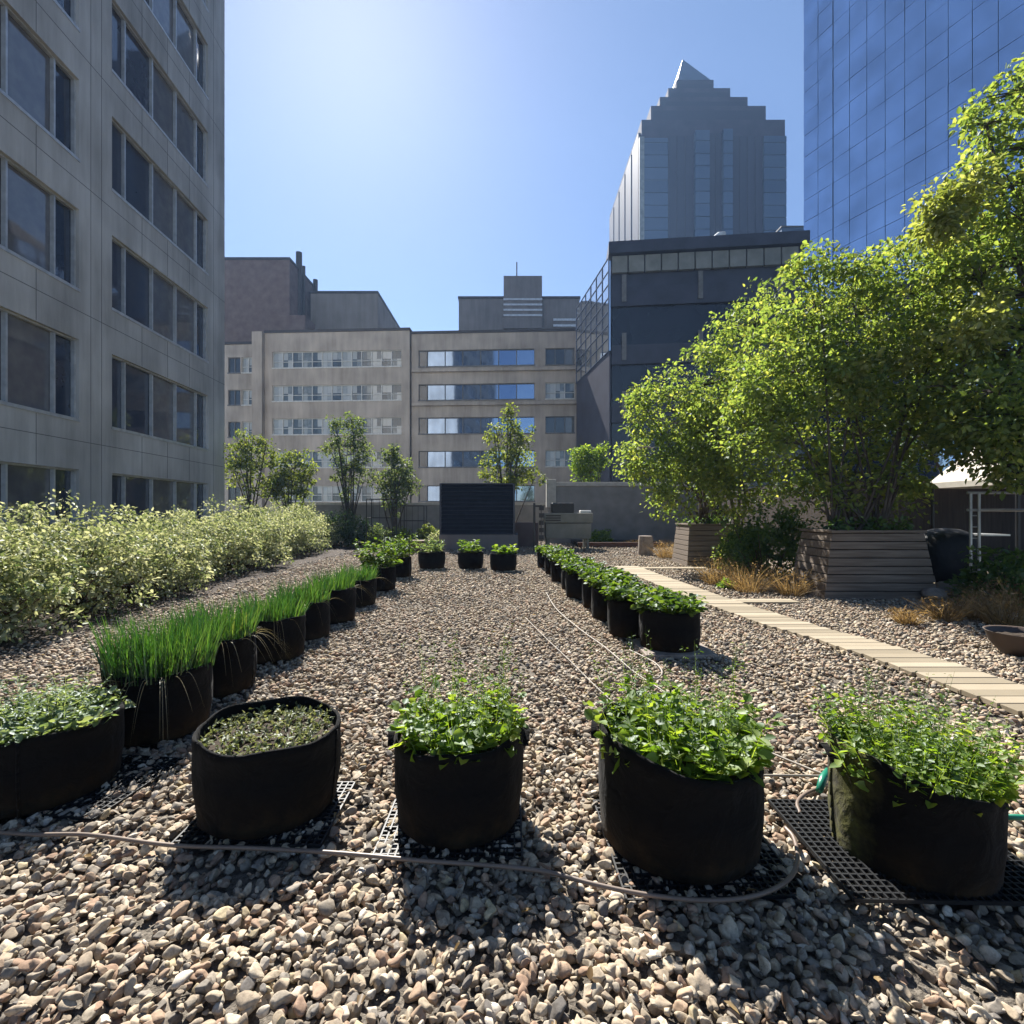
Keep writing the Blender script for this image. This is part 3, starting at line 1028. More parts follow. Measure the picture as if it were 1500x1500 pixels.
# slab under the nearest strawberry bag
x, y, r = pots_xy[13]
mb = MB().box(-.33, .36, -.36, .2, 0, .04)
o = mb.build('paving_slab', M['boulder'], bevel=.006)
o.location = (x, y, .0)
tag(o, 'worn pale paving slab beneath the nearest strawberry planter', 'slab')

# ------------------------------------------------------------------ hedge of variegated shrubs
GH = 'variegated shrubs of the long hedge'


def make_shrub(name, R_, Hh, ncl, per, Lm, asp, mat, label, cat, group, nst=26, crad=.2, low=.25):
    root = empty(name, (0, 0, 0), label, cat, group)
    q = sph(ncl) * (rng.uniform(.15, 1, ncl) ** .4)[:, None]
    q[:, 2] = np.abs(q[:, 2]) * (1 - low) + low * rng.uniform(0, 1, ncl)
    cs = q * np.array([R_, R_, Hh - crad * .6])
    mb = MB()
    for k in range(min(nst, ncl)):
        p_ = cs[k]
        b0 = np.array([p_[0] * .22, p_[1] * .22, 0])
        mb.tube(curve_pts(b0, p_, np.array([p_[0] * .08, p_[1] * .08, .05]), 5), [.014, .011, .009, .007, .003], 5, False)
    mb.build('stems', M['twig'], root, True)
    P, A, Nn, L, Wd = clump_leaves(cs, per, crad * rng.uniform(.7, 1.3, ncl), Lm, asp)
    k = P[:, 2] > .06
    leaf_cloud('foliage', P[k], A[k], Nn[k], L[k], Wd[k], mat, root)
    return root


hedge_lab = ['cream and green variegated shrub, nearest of the hedge, beyond the photo edge mostly', 'cream variegated shrub at the near end of the hedge, under the large lower window',
             'bushy cream variegated shrub second along the hedge from the near end', 'cream variegated shrub in the hedge in front of the concrete pier between windows',
             'tall cream variegated shrub of the hedge standing up before the narrow window panes', 'cream variegated shrub near the middle of the hedge run',
             'cream variegated shrub just past the middle of the hedge run', 'cream variegated shrub fourth from the far end of the hedge',
             'cream variegated shrub third from the far end of the hedge', 'cream variegated shrub last but one before the dark evergreen shrubs',
             'cream variegated shrub at the far end of the hedge touching the dark evergreens']
hp = [make_shrub('variegated_shrub', 1.22, 1.66, 190, 62, .058, .6, M['leaf_varieg'], hedge_lab[k], 'shrub', GH, 40, .19, .36) for k in range(3)]
for i in range(11):
    s = hp[i] if i < 3 else copy_tree(hp[i % 3])
    yy = 5.6 + 1.47 * i
    s.location = (-6.15 - .20 * i - .12 * math.sin(i * 2.3), yy, .0)
    s.rotation_euler = (0, 0, i * 1.9)
    sc = .98 + .012 * i + .06 * math.sin(i * 1.7)
    s.scale = (sc * 1.03, sc, sc * (1 + .05 * math.sin(i * 2.9)))
    s["label"] = hedge_lab[i]
GD = 'dark evergreen shrubs past the hedge'
for i, (px_, d_, R_, H_, lab) in enumerate([(490, 20.5, .95, 1.75, 'dark green evergreen shrub next to the end of the cream hedge'), (524, 20.5, .75, 1.45, 'lower dark grey green shrub by the trellis frame')]):
    s = make_shrub('evergreen_shrub', R_, H_, 80, 44, .075, .5, M['leaf_dark'], lab, 'shrub', GD)
    s.location = ((px_ - 750) / F * d_, d_, 0)

# ------------------------------------------------------------------ young trees behind the hedge and screen
GT = 'young trees at the back of the terrace'
ytr = [(368, 24, [(360, 666, 34, 32), (388, 692, 32, 40), (345, 680, 20, 26)], 'yellow green young tree against the concrete corner, leftmost of the back trees', 'leaf_young', 795),
       (425, 24.5, [(428, 688, 34, 28), (422, 712, 34, 24)], 'low rounded yellow green tree rising just over the hedge', 'leaf_young', 790),
       (513, 25, [(516, 628, 28, 26), (510, 665, 36, 30), (514, 697, 28, 16)], 'slender grey green tree with a bare dark trunk between two rounded trees', 'leaf_greyg', 792),
       (577, 24, [(574, 688, 30, 30), (582, 710, 28, 26)], 'small olive green tree behind the trellis frames', 'leaf_greyg', 792),
       (742, 22.5, [(745, 650, 32, 32), (730, 686, 38, 32), (762, 686, 34, 30), (748, 610, 9, 16)], 'young tree with pointed top rising behind the louvred screen', 'leaf_young', 795),
       (862, 27, [(862, 675, 26, 20), (872, 668, 18, 16), (850, 684, 18, 14)], 'small bright green tree peeking over the rendered wall', 'leaf_herb', 790)]
for px_, d_, el, lab, mt, by in ytr:
    bx = (px_ - 750) / F * d_
    ells = [E(a, b, d_, c_, e_, e_ / F * d_ * .9) for a, b, c_, e_ in el]
    hgt = max(q[1] + q[3] for q in el)
    for q in list(el):       # ragged side lobes
        for k in range(3):
            an = rng.uniform(0, 6.28)
            el = el + [(q[0] + q[2] * .85 * math.cos(an), q[1] + q[3] * .85 * math.sin(an), q[2] * rng.uniform(.3, .5), q[3] * rng.uniform(.3, .5))]
    el = el + [(el[0][0] + rng.uniform(-6, 6), hgt + 8, el[0][2] * .6, 14)]
    ells = [E(a, b, d_, c_, e_, e_ / F * d_ * .9) for a, b, c_, e_ in el]
    make_tree('young_tree', lab, 'tree', (bx, d_, 0), ells, [(0, 0, 0), (.05, 0, 0)] if 'slender' not in lab else [(0, 0, 0)], 130, 30, .25, .12, M[mt], .045, GT, .62)

# ------------------------------------------------------------------ big trees on the right
A_ = [E(990, 612, 13, 75, 75, 1.1), E(958, 672, 13, 50, 45, .9), E(1035, 555, 13, 66, 58, 1.1), E(1075, 640, 12.7, 75, 100, 1.3), E(1105, 510, 13, 66, 85, 1.2), E(1015, 705, 12.6, 70, 60, 1.0), E(935, 596, 13.2, 26, 30, .5), E(930, 690, 13, 26, 22, .5), E(1085, 715, 12.4, 60, 46, .8), E(1120, 600, 12.4, 60, 70, .9), E(985, 735, 12.6, 44, 28, .6), E(1040, 640, 12, 60, 70, .9)]
make_tree('maple_shrub_tree', 'bushy multi-stemmed maple with lowest crown, leaning over the rendered wall', 'tree', (5.0, 13.6, 0), A_,
          [(0, 0, .6), (.5, 0, .6), (.9, -.2, .6), (.3, .3, .6)], 520, 42, .31, .095, M['leaf_tree'], .045, 'maples on the terrace')
B_ = [E(1185, 450, 10, 62, 75, 1.0), E(1150, 540, 9.8, 80, 70, 1.1), E(1255, 470, 10, 85, 95, 1.3), E(1335, 430, 10.2, 85, 80, 1.2), E(1230, 590, 9.6, 95, 85, 1.2), E(1330, 560, 9.6, 90, 85, 1.1), E(1130, 640, 10, 66, 66, .9), E(1405, 490, 10, 75, 95, 1.1),
      E(1290, 655, 9.6, 66, 40, .7), E(1195, 395, 10, 26, 30, .4), E(1430, 410, 10.3, 60, 60, .9), E(1400, 590, 9.8, 70, 40, .8), E(1190, 690, 9.8, 60, 40, .6), E(1255, 705, 9.2, 70, 36, .6), E(1335, 690, 9.4, 50, 34, .5), E(1150, 720, 9.9, 40, 30, .5), E(1110, 580, 10, 50, 60, .8), E(1200, 735, 9.3, 46, 26, .5), E(1290, 735, 9.3, 60, 24, .5)]
make_tree('maple_shrub_tree', 'tallest dense maple rising on several thin stems from the slatted timber planter', 'tree', (5.9, 8.85, 0), B_,
          [(-.35, 0, .95), (.1, .1, .95), (.45, 0, .95), (-.1, -.2, .95), (.3, -.2, .95)], 760, 40, .27, .09, M['leaf_tree'], .03, 'maples on the terrace',
          extra=(M['leaf_gold'], [E(1330, 520, 9.0, 60, 55, .4), E(1255, 560, 9.0, 40, 40, .4), E(1405, 400, 9.2, 50, 40, .4)], 20))
C_ = [E(1500, 165, 8, 50, 85, .9), E(1445, 195, 8, 40, 34, .5), E(1482, 300, 8, 66, 75, .9), E(1490, 420, 8, 75, 90, 1.0), E(1420, 372, 8.2, 66, 50, .7), E(1490, 545, 7.8, 76, 80, .9), E(1482, 668, 7.6, 44, 50, .6), E(1600, 320, 8, 95, 170, 1.3), E(1620, 560, 8, 90, 120, 1.2), E(1580, 110, 8, 70, 70, .9),
      E(1445, 640, 7.8, 44, 40, .5), E(1405, 560, 8, 56, 50, .6), E(1480, 610, 7.4, 60, 60, .6), E(1470, 690, 7.6, 36, 30, .4), E(1405, 628, 8.2, 34, 24, .4), E(1460, 590, 7.2, 60, 50, .6), E(1400, 650, 8.6, 36, 26, .5), E(1430, 668, 8.4, 30, 22, .5), E(1385, 600, 8.8, 40, 36, .6), E(1450, 650, 7.4, 44, 36, .6), E(1480, 630, 7.2, 50, 50, .7)]
make_tree('maple_tree', 'tall spreading maple at the right edge with yellowing branches against the blue glass', 'tree', (9.3, 8.1, 0), C_,
          [(0, 0, 0), (.15, .1, 0)], 760, 38, .25, .088, M['leaf_tree'], .075, 'maples on the terrace',
          extra=(M['leaf_gold'], [E(1405, 285, 7.9, 50, 38, .4), E(1370, 330, 8.0, 24, 36, .3), E(1440, 470, 7.6, 45, 50, .4)], 30))

D_ = [E(1400, 600, 17, 50, 60, 1.4), E(1460, 560, 17.5, 60, 70, 1.6), E(1340, 640, 16.5, 40, 50, 1.2), E(1500, 620, 17, 60, 70, 1.5), E(1560, 540, 17, 60, 80, 1.5)]
make_tree('background_tree', 'dark shaded tree standing behind the canvas canopy and fence', 'tree', (15.6, 17.0, 0), D_, [(0, 0, 0), (.3, 0, 0)], 230, 44, .42, .13, M['leaf_dark'], .08)

# understorey shrubs on the right
GU = 'green shrubs under the maples'
for i, (px_, d_, R_, H_, mt, lab) in enumerate([(1122, 10.9, 1.0, 1.8, 'leaf_deep', 'dark green broad-leaved shrub between the two timber planters'), (1085, 12.0, .5, 1.5, 'leaf_tree', 'bright green shrub catching sun in front of the farther planter'),
                                               (1478, 7.7, .6, .95, 'leaf_deep', 'dark shrub with sunlit leaf tips by the metal rail'), (880, 21.5, .5, .8, 'leaf_herb', 'small bright shrub behind the grey equipment box'),
                                               (628, 21.5, .55, 1.0, 'leaf_young', 'yellow green shrub left of the louvred screen'), (585, 21, .6, .9, 'leaf_young', 'low yellow green shrub inside the trellis frames'), (556, 20.2, .5, 1.1, 'leaf_greyg', 'sparse grey green shrub at the foot of the trellis frame'), (640, 20.4, .4, .7, 'leaf_varieg', 'little pale leaved shrub touching the plinth of the louvred screen')]):
    s = make_shrub('leafy_shrub', R_, H_, int(90 * R_ / .8), 40, .085, .6, M[mt], lab, 'shrub', GU)
    s.location = ((px_ - 750) / F * d_, d_, 0)

# dry ornamental grasses and weeds
GG = 'dry grass tufts beside the path'
def tuft(loc, R_, H_, n, label, mat='leaf_dry'):
    root = empty('grass_tuft', loc, label, 'dry grass', GG)
    d = disc(n, R_ * .4)
    P = np.concatenate([d, np.zeros((n, 1))], 1)
    lean = d / (R_ * .4) * .55 + rng.normal(size=(n, 2)) * .25
    D = unit(np.concatenate([lean, np.ones((n, 1))], 1))
    blades('blades', P, D, np.concatenate([lean * R_ * .5, -rng.uniform(.02, .25, (n, 1)) * H_], 1), H_ * rng.uniform(.4, 1.15, n), rng.uniform(.005, .011, n), M[mat], root)
    m = n // 2
    i = rng.integers(0, n, m)
    Pl = P[i] + D[i] * (H_ * rng.uniform(.3, .9, m))[:, None]
    leaf_cloud('dry_leaves', Pl, sph(m), sph(m) + np.array([0, 0, .6]), rng.uniform(.02, .06, m), rng.uniform(.012, .03, m), M[mat], root)
    return root


tl = [(1050, 9.9, .5, .62, 'tawny dry grass tuft left of two, before the shaded shrubs by the path'), (1098, 9.0, .6, .58, 'tawny dry grass tuft right of two, before the shaded shrubs by the path'), (1160, 8.6, .45, .5, 'brown dry tuft against the corner of the slatted planter'),
      (975, 15.5, .5, .6, 'reddish dry tuft beside the small stone post'), (1005, 14.8, .45, .55, 'dry tuft at the foot of the farther timber planter'), (930, 20.6, .6, .35, 'reddish dried perennials on the raised bed'),
      (1385, 6.6, .35, .35, 'sparse dry tuft in front of the boulders'), (1430, 6.7, .4, .42, 'dry tuft between boulders and the brown bowl'), (1470, 6.3, .42, .5, 'golden dry tuft leaning over the brown bowl'), (1490, 7.2, .5, .55, 'tall dry tuft in shade at the photo edge by the rail'), (1330, 6.4, .25, .22, 'tiny brown weed clump in open gravel before the slatted planter')]
for px_, d_, R_, H_, lab in tl:
    tuft(((px_ - 750) / F * d_, d_, 0), R_, H_, 330, lab)
s = make_shrub('weed_plant', .16, .28, 16, 16, .06, .6, M['leaf_herb'], 'small green weed in the gravel by the path bend', 'weed', None, 8, .06)
s.location = W(1065, 860, 9.3)[:2] + (0,)

# ------------------------------------------------------------------ timber planters
def planter(loc, wb, wt, db, dt, h, nb, label, rz=0):
    root = empty('timber_planter', loc, label, 'planter', 'slatted timber planters under the maples', rz)
    mb = MB()
    for k in range(nb):
        z0, z1 = h * k / nb + .004, h * (k + 1) / nb - .010
        def ring(z, extra):
            t = z / h
            a = (wb + (wt - wb) * t) / 2 + extra
            b = (db + (dt - db) * t) / 2 + extra
            return [(-a, -b, z), (a, -b, z), (a, b, z), (-a, b, z)]
        e = rng.uniform(-.003, .004)
        vs = ring(z0, e) + ring(z1, e)
        mb.add(vs, [(0, 1, 5, 4), (1, 2, 6, 5), (2, 3, 7, 6), (3, 0, 4, 7), (4, 5, 6, 7), (3, 2, 1, 0)])
    mb.build('board_sides', M['oldwood'], root, bevel=.006)
    a, b = wt / 2 + .03, dt / 2 + .03
    rim = MB()
    rim.box(-a, a, -b, -b + .12, h + .002, h + .045).box(-a, a, b - .12, b, h + .002, h + .045)
    rim.box(-a, -a + .12, -b + .121, b - .121, h + .002, h + .045).box(a - .12, a, -b + .121, b - .121, h + .002, h + .045)
    rim.build('rim', M['oldwood'], root, bevel=.005)
    MB().box(-wt / 2 + .1, wt / 2 - .1, -dt / 2 + .1, dt / 2 - .1, h - .05, h + .012).build('soil', M['soil'], root)
    P, A, Nn, L, Wd = clump_leaves(np.concatenate([rng.uniform(-1, 1, (26, 2)) * np.array([wt * .44, dt * .44]), np.full((26, 1), h + .12)], 1), 26, .15, .07, .6)
    tag(leaf_cloud('ground_cover', P, A, Nn, L, Wd, M['leaf_deep'], root), kind='stuff')
    return root


planter((5.92, 8.72, 0), 1.82, 1.46, 1.1, .9, 1.06, 8, 'nearer slatted timber planter with sloping sides, before the tallest maple', -.02)
planter((5.2, 13.8, 0), 1.4, 1.2, 1.3, 1.05, 1.05, 8, 'farther slatted timber planter, half hidden in shade behind dry grass')

# stone post, boulders, bowl
mb = MB()
mb.lathe([(.0, 0), (.24, 0), (.25, .25), (.235, .5), (.22, .62), (.0, .63)], 14, lambda i, a, r_, z: (r_ * (1 + .07 * math.sin(3 * a + i)), z))
o = mb.build('stone_post', M['boulder'], None, False)
o.location = (4.35, 16.7, 0)
tag(o, 'short pale stone post at the edge of the raised bed', 'stone post')
V, Fc = ico(3)
for k, (px_, py_, s_, lab) in enumerate([(1378, 868, .26, 'tan boulder beside the slatted planter corner'), (1402, 860, .34, 'larger brown boulder in shade behind the tan one'), (1425, 850, .3, 'rounded boulder under the metal rail')]):
    sh = stone_shapes(V, 1)[0] * s_
    o = np_mesh('boulder', sh, Fc, M['boulder'], None, True)
    d_ = CAM_H * F / (py_ + 14 - 750)
    o.location = ((px_ - 750) / F * d_, d_ + .1, s_ * .32)
    tag(o, lab, 'boulder', 'boulders by the slatted planter')
root = empty('bowl_planter', ((1500 - 750) / F * 5.0, 5.0, 0), 'low dark brown bowl planter cut by the right edge beside dry grass', 'bowl planter')
MB().lathe([(.12, 0.0), (.17, .01), (.26, .12), (.29, .22), (.30, .23), (.28, .225), (.25, .15)], 40).build('bowl', M['clay'], root, True)
pot_soil(.27, .17, root, 3)

# ------------------------------------------------------------------ equipment at the back
root = empty('louvred_screen', ((699 - 750) / F * 19, 19.0, 0), 'charcoal louvred metal screen standing on a concrete plinth', 'louvred screen')
MB().box(-1.42, 1.52, 0, 1.6, 0, .56).build('plinth', M['greypanel'], root, bevel=.01)
mb = MB()
for k in range(13):
    z = .60 + k * .142
    mb.add([(-1.33, .02, z), (1.33, .02, z), (1.33, .12, z + .115), (-1.33, .12, z + .115), (-1.33, .05, z - .012), (1.33, .05, z - .012), (1.33, .15, z + .103), (-1.33, .15, z + .103)],
           [(0, 1, 2, 3), (7, 6, 5, 4), (0, 4, 5, 1), (3, 2, 6, 7), (0, 3, 7, 4), (1, 5, 6, 2)])
mb.build('louvre_slats', M['louvre'], root)
mb = MB().box(-1.40, -1.332, 0, 1.5, .562, 2.46).box(1.332, 1.40, 0, 1.5, .562, 2.46).box(-1.331, 1.331, .0, 1.5, 2.43, 2.47).box(-1.331, 1.331, .2, 1.5, .562, 2.42)
mb.build('housing', M['louvre'], root)

root = empty('equipment_box', (((833 - 750)) / F * 19.0, 19.0, 0), 'squat grey green equipment box on legs with a dark hood on top', 'equipment box')
MB().box(-.84, .84, 0, 1.1, .42, .98).build('body', M['unitgrey'], root, bevel=.015)
MB().box(-.90, .90, -.04, 1.15, 1.0, 1.36).build('top_casing', M['unitgrey'], root, bevel=.02)
MB().box(-.62, .22, .12, .8, 1.365, 1.74).build('hood', M['dark_metal'], root, bevel=.03)
mb = MB()
for k in range(3):
    mb.box(-.86, -.30, -.055, -.045, 1.07 + k * .085, 1.115 + k * .085)
mb.build('vent', M['dark_metal'], root)
for sx in (-.75, .72):
    for sy in (.08, 1.0):
        MB().box(sx - .05, sx + .05, sy - .05, sy + .05, 0, .42).build('leg', M['unitgrey'], root)
MB().box(.45, .85, .1, .5, 1.365, 1.46).build('lid_box', M['white'], root, bevel=.02)

root = empty('meter_post', ((783 - 750) / F * 18.2, 18.2, 0), 'black post with a stack of small dark meters beside the equipment box', 'post')
MB().box(-.05, .03, -.03, .03, 0, 1.72).build('post', M['dark_metal'], root)
mb = MB()
for k in range(5):
    mb.box(.16, .33, -.06, .06, .42 + .26 * k, .58 + .26 * k)
mb.box(.22, .25, -.02, .02, 0, 1.66).box(.031, .22, -.02, .02, 1.58, 1.64)
mb.build('meter', M['dark_metal'], root)
mb = MB().box(0, 1.1, 0, .8, 0, .98)
o = mb.build('utility_cabinet', M['brick'], bevel=.01)
o.location = ((752 - 750) / F * 20.5 - .1, 20.5, 0)
tag(o, 'low brown cabinet between the louvred screen and the black post', 'cabinet')

root = empty('rendered_wall', ((803 - 750) / F * 23, 23.0, 0), 'plain grey rendered wall with pale coping behind the equipment box', 'wall')
MB().box(0.0, 9.0, 0, .3, 0, 2.56).build('wall', M['blockwall'], root)
MB().box(.35, 9.05, -.05, .35, 2.563, 2.74).build('coping', M['cap'], root, bevel=.01)
MB().box(-.08, .34, -.12, .42, 1.6, 2.86).build('end_pier', M['cap'], root, bevel=.015)

root = empty('parapet_wall', (-11.2, 26.0, 0), 'low grey parapet at the back edge of the terrace', 'parapet')
MB().box(0, 13.2, 0, .3, 0, 1.75).build('wall', M['blockwall'], root)
MB().box(-.03, 13.2, -.04, .34, 1.753, 1.86).build('coping', M['cap'], root)
o = tag(MB().box(12.4, 26, 24.5, 24.8, 0, 2.2).build('timber_fence', M['fence']), 'dark timber fence in shade behind the maples', 'fence')
o = tag(MB().box(9.0, 9.2, 14.6, 24.4, 0, 2.3).box(9.0, 17.0, 14.4, 14.598, 0, 2.3).build('timber_fence', M['fence']), 'dark timber fence turning a corner behind the barbecue shelter', 'fence')

root = empty('raised_bed', (2.6, 20.2, 0), 'raised bed edged with a red brown timber before the rendered wall', 'raised bed')
MB().box(0, 3.4, 0, .08, 0, .20).build('timber_edge', M['redwood'], root, bevel=.006)
MB().box(.02, 3.38, .081, 2.6, 0, .17).build('soil', M['mulch'], root)

# trellis frames
GTf = 'thin metal trellis frames'
for px_, d_, wpx, top, lab in [(556, 19.5, 38, 731, 'thin dark trellis frame nearest the evergreen shrubs'), (604, 21.5, 34, 741, 'thin dark trellis frame nearest the louvred screen')]:
    root = empty('trellis_frame', ((px_ - 750) / F * d_, d_, 0), lab, 'trellis', GTf)
    hw = wpx / 2 / F * d_
    ht = CAM_H + (750 - top) / F * d_
    for sx_ in (-hw, hw):
        for sy in (0, .7):
            MB().tube([(sx_, sy, 0), (sx_, sy, ht)], .018, 6).build('post', M['dark_metal'], root)
    mb = MB()
    for z in (ht, ht * .62):
        mb.tube([(-hw, 0, z), (hw, 0, z), (hw, .7, z), (-hw, .7, z), (-hw, 0, z)], .013, 6)
    for k in range(1, 4):
        mb.tube([(-hw + 2 * hw * k / 4, 0, .1), (-hw + 2 * hw * k / 4, 0, ht)], .007, 5)
    mb.build('rails', M['dark_metal'], root)
root = empty('plant_cage', ((600 - 750) / F * 9.8, 9.8, 0), 'thin wire plant cage at the far pepper plants', 'plant cage')
MB().tube([(0, 0, 0), (0, 0, 1.05)], .007, 5).build('stake', M['dark_metal'], root)
o = tag(MB().box(-.5, .5, 0, .5, 0, .42).build('timber_crate', M['redwood'], bevel=.01), 'low red brown crate behind the hedge-end planter bag', 'crate')
o.location = ((617 - 750) / F * 17.5, 17.5, 0)

# covered barbecue under a canvas shelter, handrail
cx_ = (1385 - 750) / F * 9.6
root = empty('barbecue_grill', (cx_, 9.6, 0), 'black covered barbecue standing under the cream canvas canopy', 'barbecue')
MB().lathe([(.0, .12), (.50, .12), (.52, .5), (.5, .86), (.40, 1.0), (.2, 1.08), (0, 1.1)], 24, lambda i, a, r_, z: (r_ * (1 + .05 * math.sin(5 * a + i * .7)), z)).build('fabric_cover', M['cover'], root, True)
MB().box(.30, .78, -.45, .1, .97, 1.0).build('side_shelf', M['galv'], root)
for sx in (-.3, .3):
    MB().tube([(sx, 0, 0), (sx, 0, .13)], .04, 10).build('wheel', M['dark_metal'], root)
root = empty('canopy_shelter', (12.85, 13.0, 0), 'cream canvas canopy with pyramid top on dark posts, behind the maple leaves', 'canopy')
a = 1.25
zt, ze, zr = 4.0, 2.2, 2.05
MB().add([(-a, -a, ze), (a, -a, ze), (a, a, ze), (-a, a, ze), (0, 0, zt), (-a, -a, zr), (a, -a, zr), (a, a, zr), (-a, a, zr)],
         [(0, 1, 4), (1, 2, 4), (2, 3, 4), (3, 0, 4), (5, 6, 1, 0), (6, 7, 2, 1), (7, 8, 3, 2), (8, 5, 0, 3)]).build('canvas', M['canvas'], root)
for sx in (-1, 1):
    for sy in (-1, 1):
        MB().tube([(sx * (a - .06), sy * (a - .06), 0), (sx * (a - .06), sy * (a - .06), ze)], .04, 8).build('post', M['dark_metal'], root)
root = empty('metal_handrail', ((1422 - 750) / F * 8.6, 8.6, 0), 'pale galvanised metal handrail with ladder-like end post by the right edge', 'handrail')
hz = CAM_H + (750 - 722) / F * 8.6
for k, xx in enumerate((0.0, .14, 1.6, 3.1)):
    MB().tube([(xx, 0, 0), (xx, 0, hz)], .022, 8).build('post', M['galv'], root)
for z in (hz, hz - .29):
    MB().tube([(-.06, 0, z), (3.3, 0, z)], .022, 8).build('rail', M['galv'], root)
mb = MB()
for k in range(7):
    mb.tube([(0, 0, .2 + .19 * k), (.14, 0, .2 + .19 * k)], .010, 6)
mb.build('rungs', M['galv'], root)

# ------------------------------------------------------------------ LEFT BUILDING (frame: x along wall away from the viewer, y into the building)
GB = None
Ln = 11.5
u = np.array([-.0705, .9975])
nrm = np.array([.9975, .0705])
P0 = -Ln * nrm
root = empty('concrete_office_building', (P0[0], P0[1], 0), 'beige concrete office block with ribbon windows, filling the left side', 'building', None, math.atan2(u[1], u[0]))


def s_of(px):
    r_ = (px - 750) / F
    d_ = Ln / (-nrm[0] * r_ - nrm[1])
    return d_ * (r_ * u[0] + u[1])


s_end = s_of(329)
zs = lambda slope: CAM_H + 11.53 * slope
FL = 11.53 * .3275
sillA, headA = zs(.233), zs(.4345)
rows = [(sillA + FL * k, headA + FL * k) for k in range(-2, 9)]
zbot, ztop = -24.0, rows[-1][1] + 2.0
per = s_of(164) - s_of(116) + (s_of(305) - s_of(164))
b1 = (s_of(164), s_of(305))
bays = [(b1[0] - per * k, b1[1] - per * k) for k in range(0, 4)][::-1]
DW = 16.0
mb = MB()
z = zbot
for sill, head in rows:
    mb.box(bays[0][0] - 1.3, s_end, 0, .5, z, sill)
    xs = [bays[0][0] - 1.3] + [q for bb in bays for q in bb] + [s_end]
    for a_, b_ in zip(xs[0::2], xs[1::2]):
        mb.box(a_, b_, 0, .5, sill, head)
    z = head
mb.box(bays[0][0] - 1.3, s_end, 0, .5, z, ztop)
mb.box(s_end - .5, s_end, .501, DW, zbot, ztop)
mb.box(bays[0][0] - 1.3, bays[0][0] - .8, .501, DW, zbot, ztop)
mb.box(bays[0][0] - .8, s_end - .501, DW - .5, DW, zbot, ztop)
mb.box(bays[0][0] - .8, s_end - .501, 1.6, DW - .501, ztop - .6, ztop - .2)
mb.build('wall', M['concrete'], root)
MB().box(bays[0][0] - 1.4, s_end + .1, -.08, DW + .1, ztop + .002, ztop + .25).build('roof', M['darkedge'], root)
mb = MB()
for sill, head in rows:
    zj = (sill + head - FL) / 2 + .1
    mb.box(bays[0][0] - 1.3, s_end, -.003, .004, zj - .010, zj + .010)
for bb in bays:
    for xj in (bb[0] - .45, bb[1] + .45):
        zlo = zbot
        mb.box(xj - .008, xj + .008, -.0045, .004, zbot, ztop)
    for q in (.25, .5, .75):
        xj = bb[0] + (bb[1] - bb[0]) * q
        for (sl, hd), (sl2, hd2) in zip(rows, rows[1:]):
            mb.box(xj - .007, xj + .007, -.0045, .004, hd + .02, sl2 - .09)
mb.build('panel_joints', M['grey_col'], root)
room = mat_plain('dim_interior', (.05, .045, .04), .9)
# floor slabs and a back wall inside, so the glass has a room behind it
mb = MB()
for sill, head in rows:
    mb.box(bays[0][0] - .79, s_end - .52, .52, 5.0, head + .3, head + .6)
mb.box(bays[0][0] - .79, s_end - .52, 5.001, 5.2, zbot, ztop - .7)
mb.build('interior', room, root)
for sill, head in rows[1:]:
    for (a_, b_) in bays:
        w_ = panes(a_, b_, .205, sill, head, 5, 1, [0, .125, .375, .625, .875, 1]).build('window', M['win_left'], root)
        fr = MB()
        wd = b_ - a_
        t_ = .055
        fr.box(a_ - .02, b_ + .02, -.02, .20, sill - .07, sill + .02)
        fr.box(a_, b_, .10, .198, head - .05, head - .001)
        for q in (0, .125, .375, .625, .875, 1):
            xx = a_ + (t_ / 2) + (wd - t_) * q
            fr.box(xx - t_ / 2, xx + t_ / 2, .09, .197, sill + .021, head - .051)
        fr.build('frame', M['alu'], w_)

# ------------------------------------------------------------------ FAR STONE BUILDING (frame: x along the front to the right, y back)
e = np.array([.998, -.055]); e = e / np.linalg.norm(e)
OY = 54.0
root = empty('stone_office_building', ((601 - 750) / F * OY, OY, 0), 'long stone office building of six storeys closing the view behind the terrace', 'building', None, math.atan2(e[1], e[0]))


def sx(px, yoff=0.0):
    """local x on the plane y=yoff for pixel column px"""
    r_ = (px - 750) / F
    ox, oy = (601 - 750) / F * OY, OY
    nx_, ny_ = -e[1], e[0]
    ox += nx_ * yoff; oy += ny_ * yoff
    # (ox + e0 s)/(oy + e1 s) = r
    return (r_ * oy - ox) / (e[0] - r_ * e[1])


zz = lambda py, d_=54.0: CAM_H + (750 - py) / F * d_
wrows = [(zz(536), zz(512)), (zz(585.5), zz(562)), (zz(635), zz(611)), (zz(684), zz(660)), (zz(734), zz(711))]
PITCH = zz(536) - zz(585.5)
wrows += [(wrows[-1][0] - PITCH * k, wrows[-1][1] - PITCH * k) for k in range(1, 4)]
ZB2 = -24


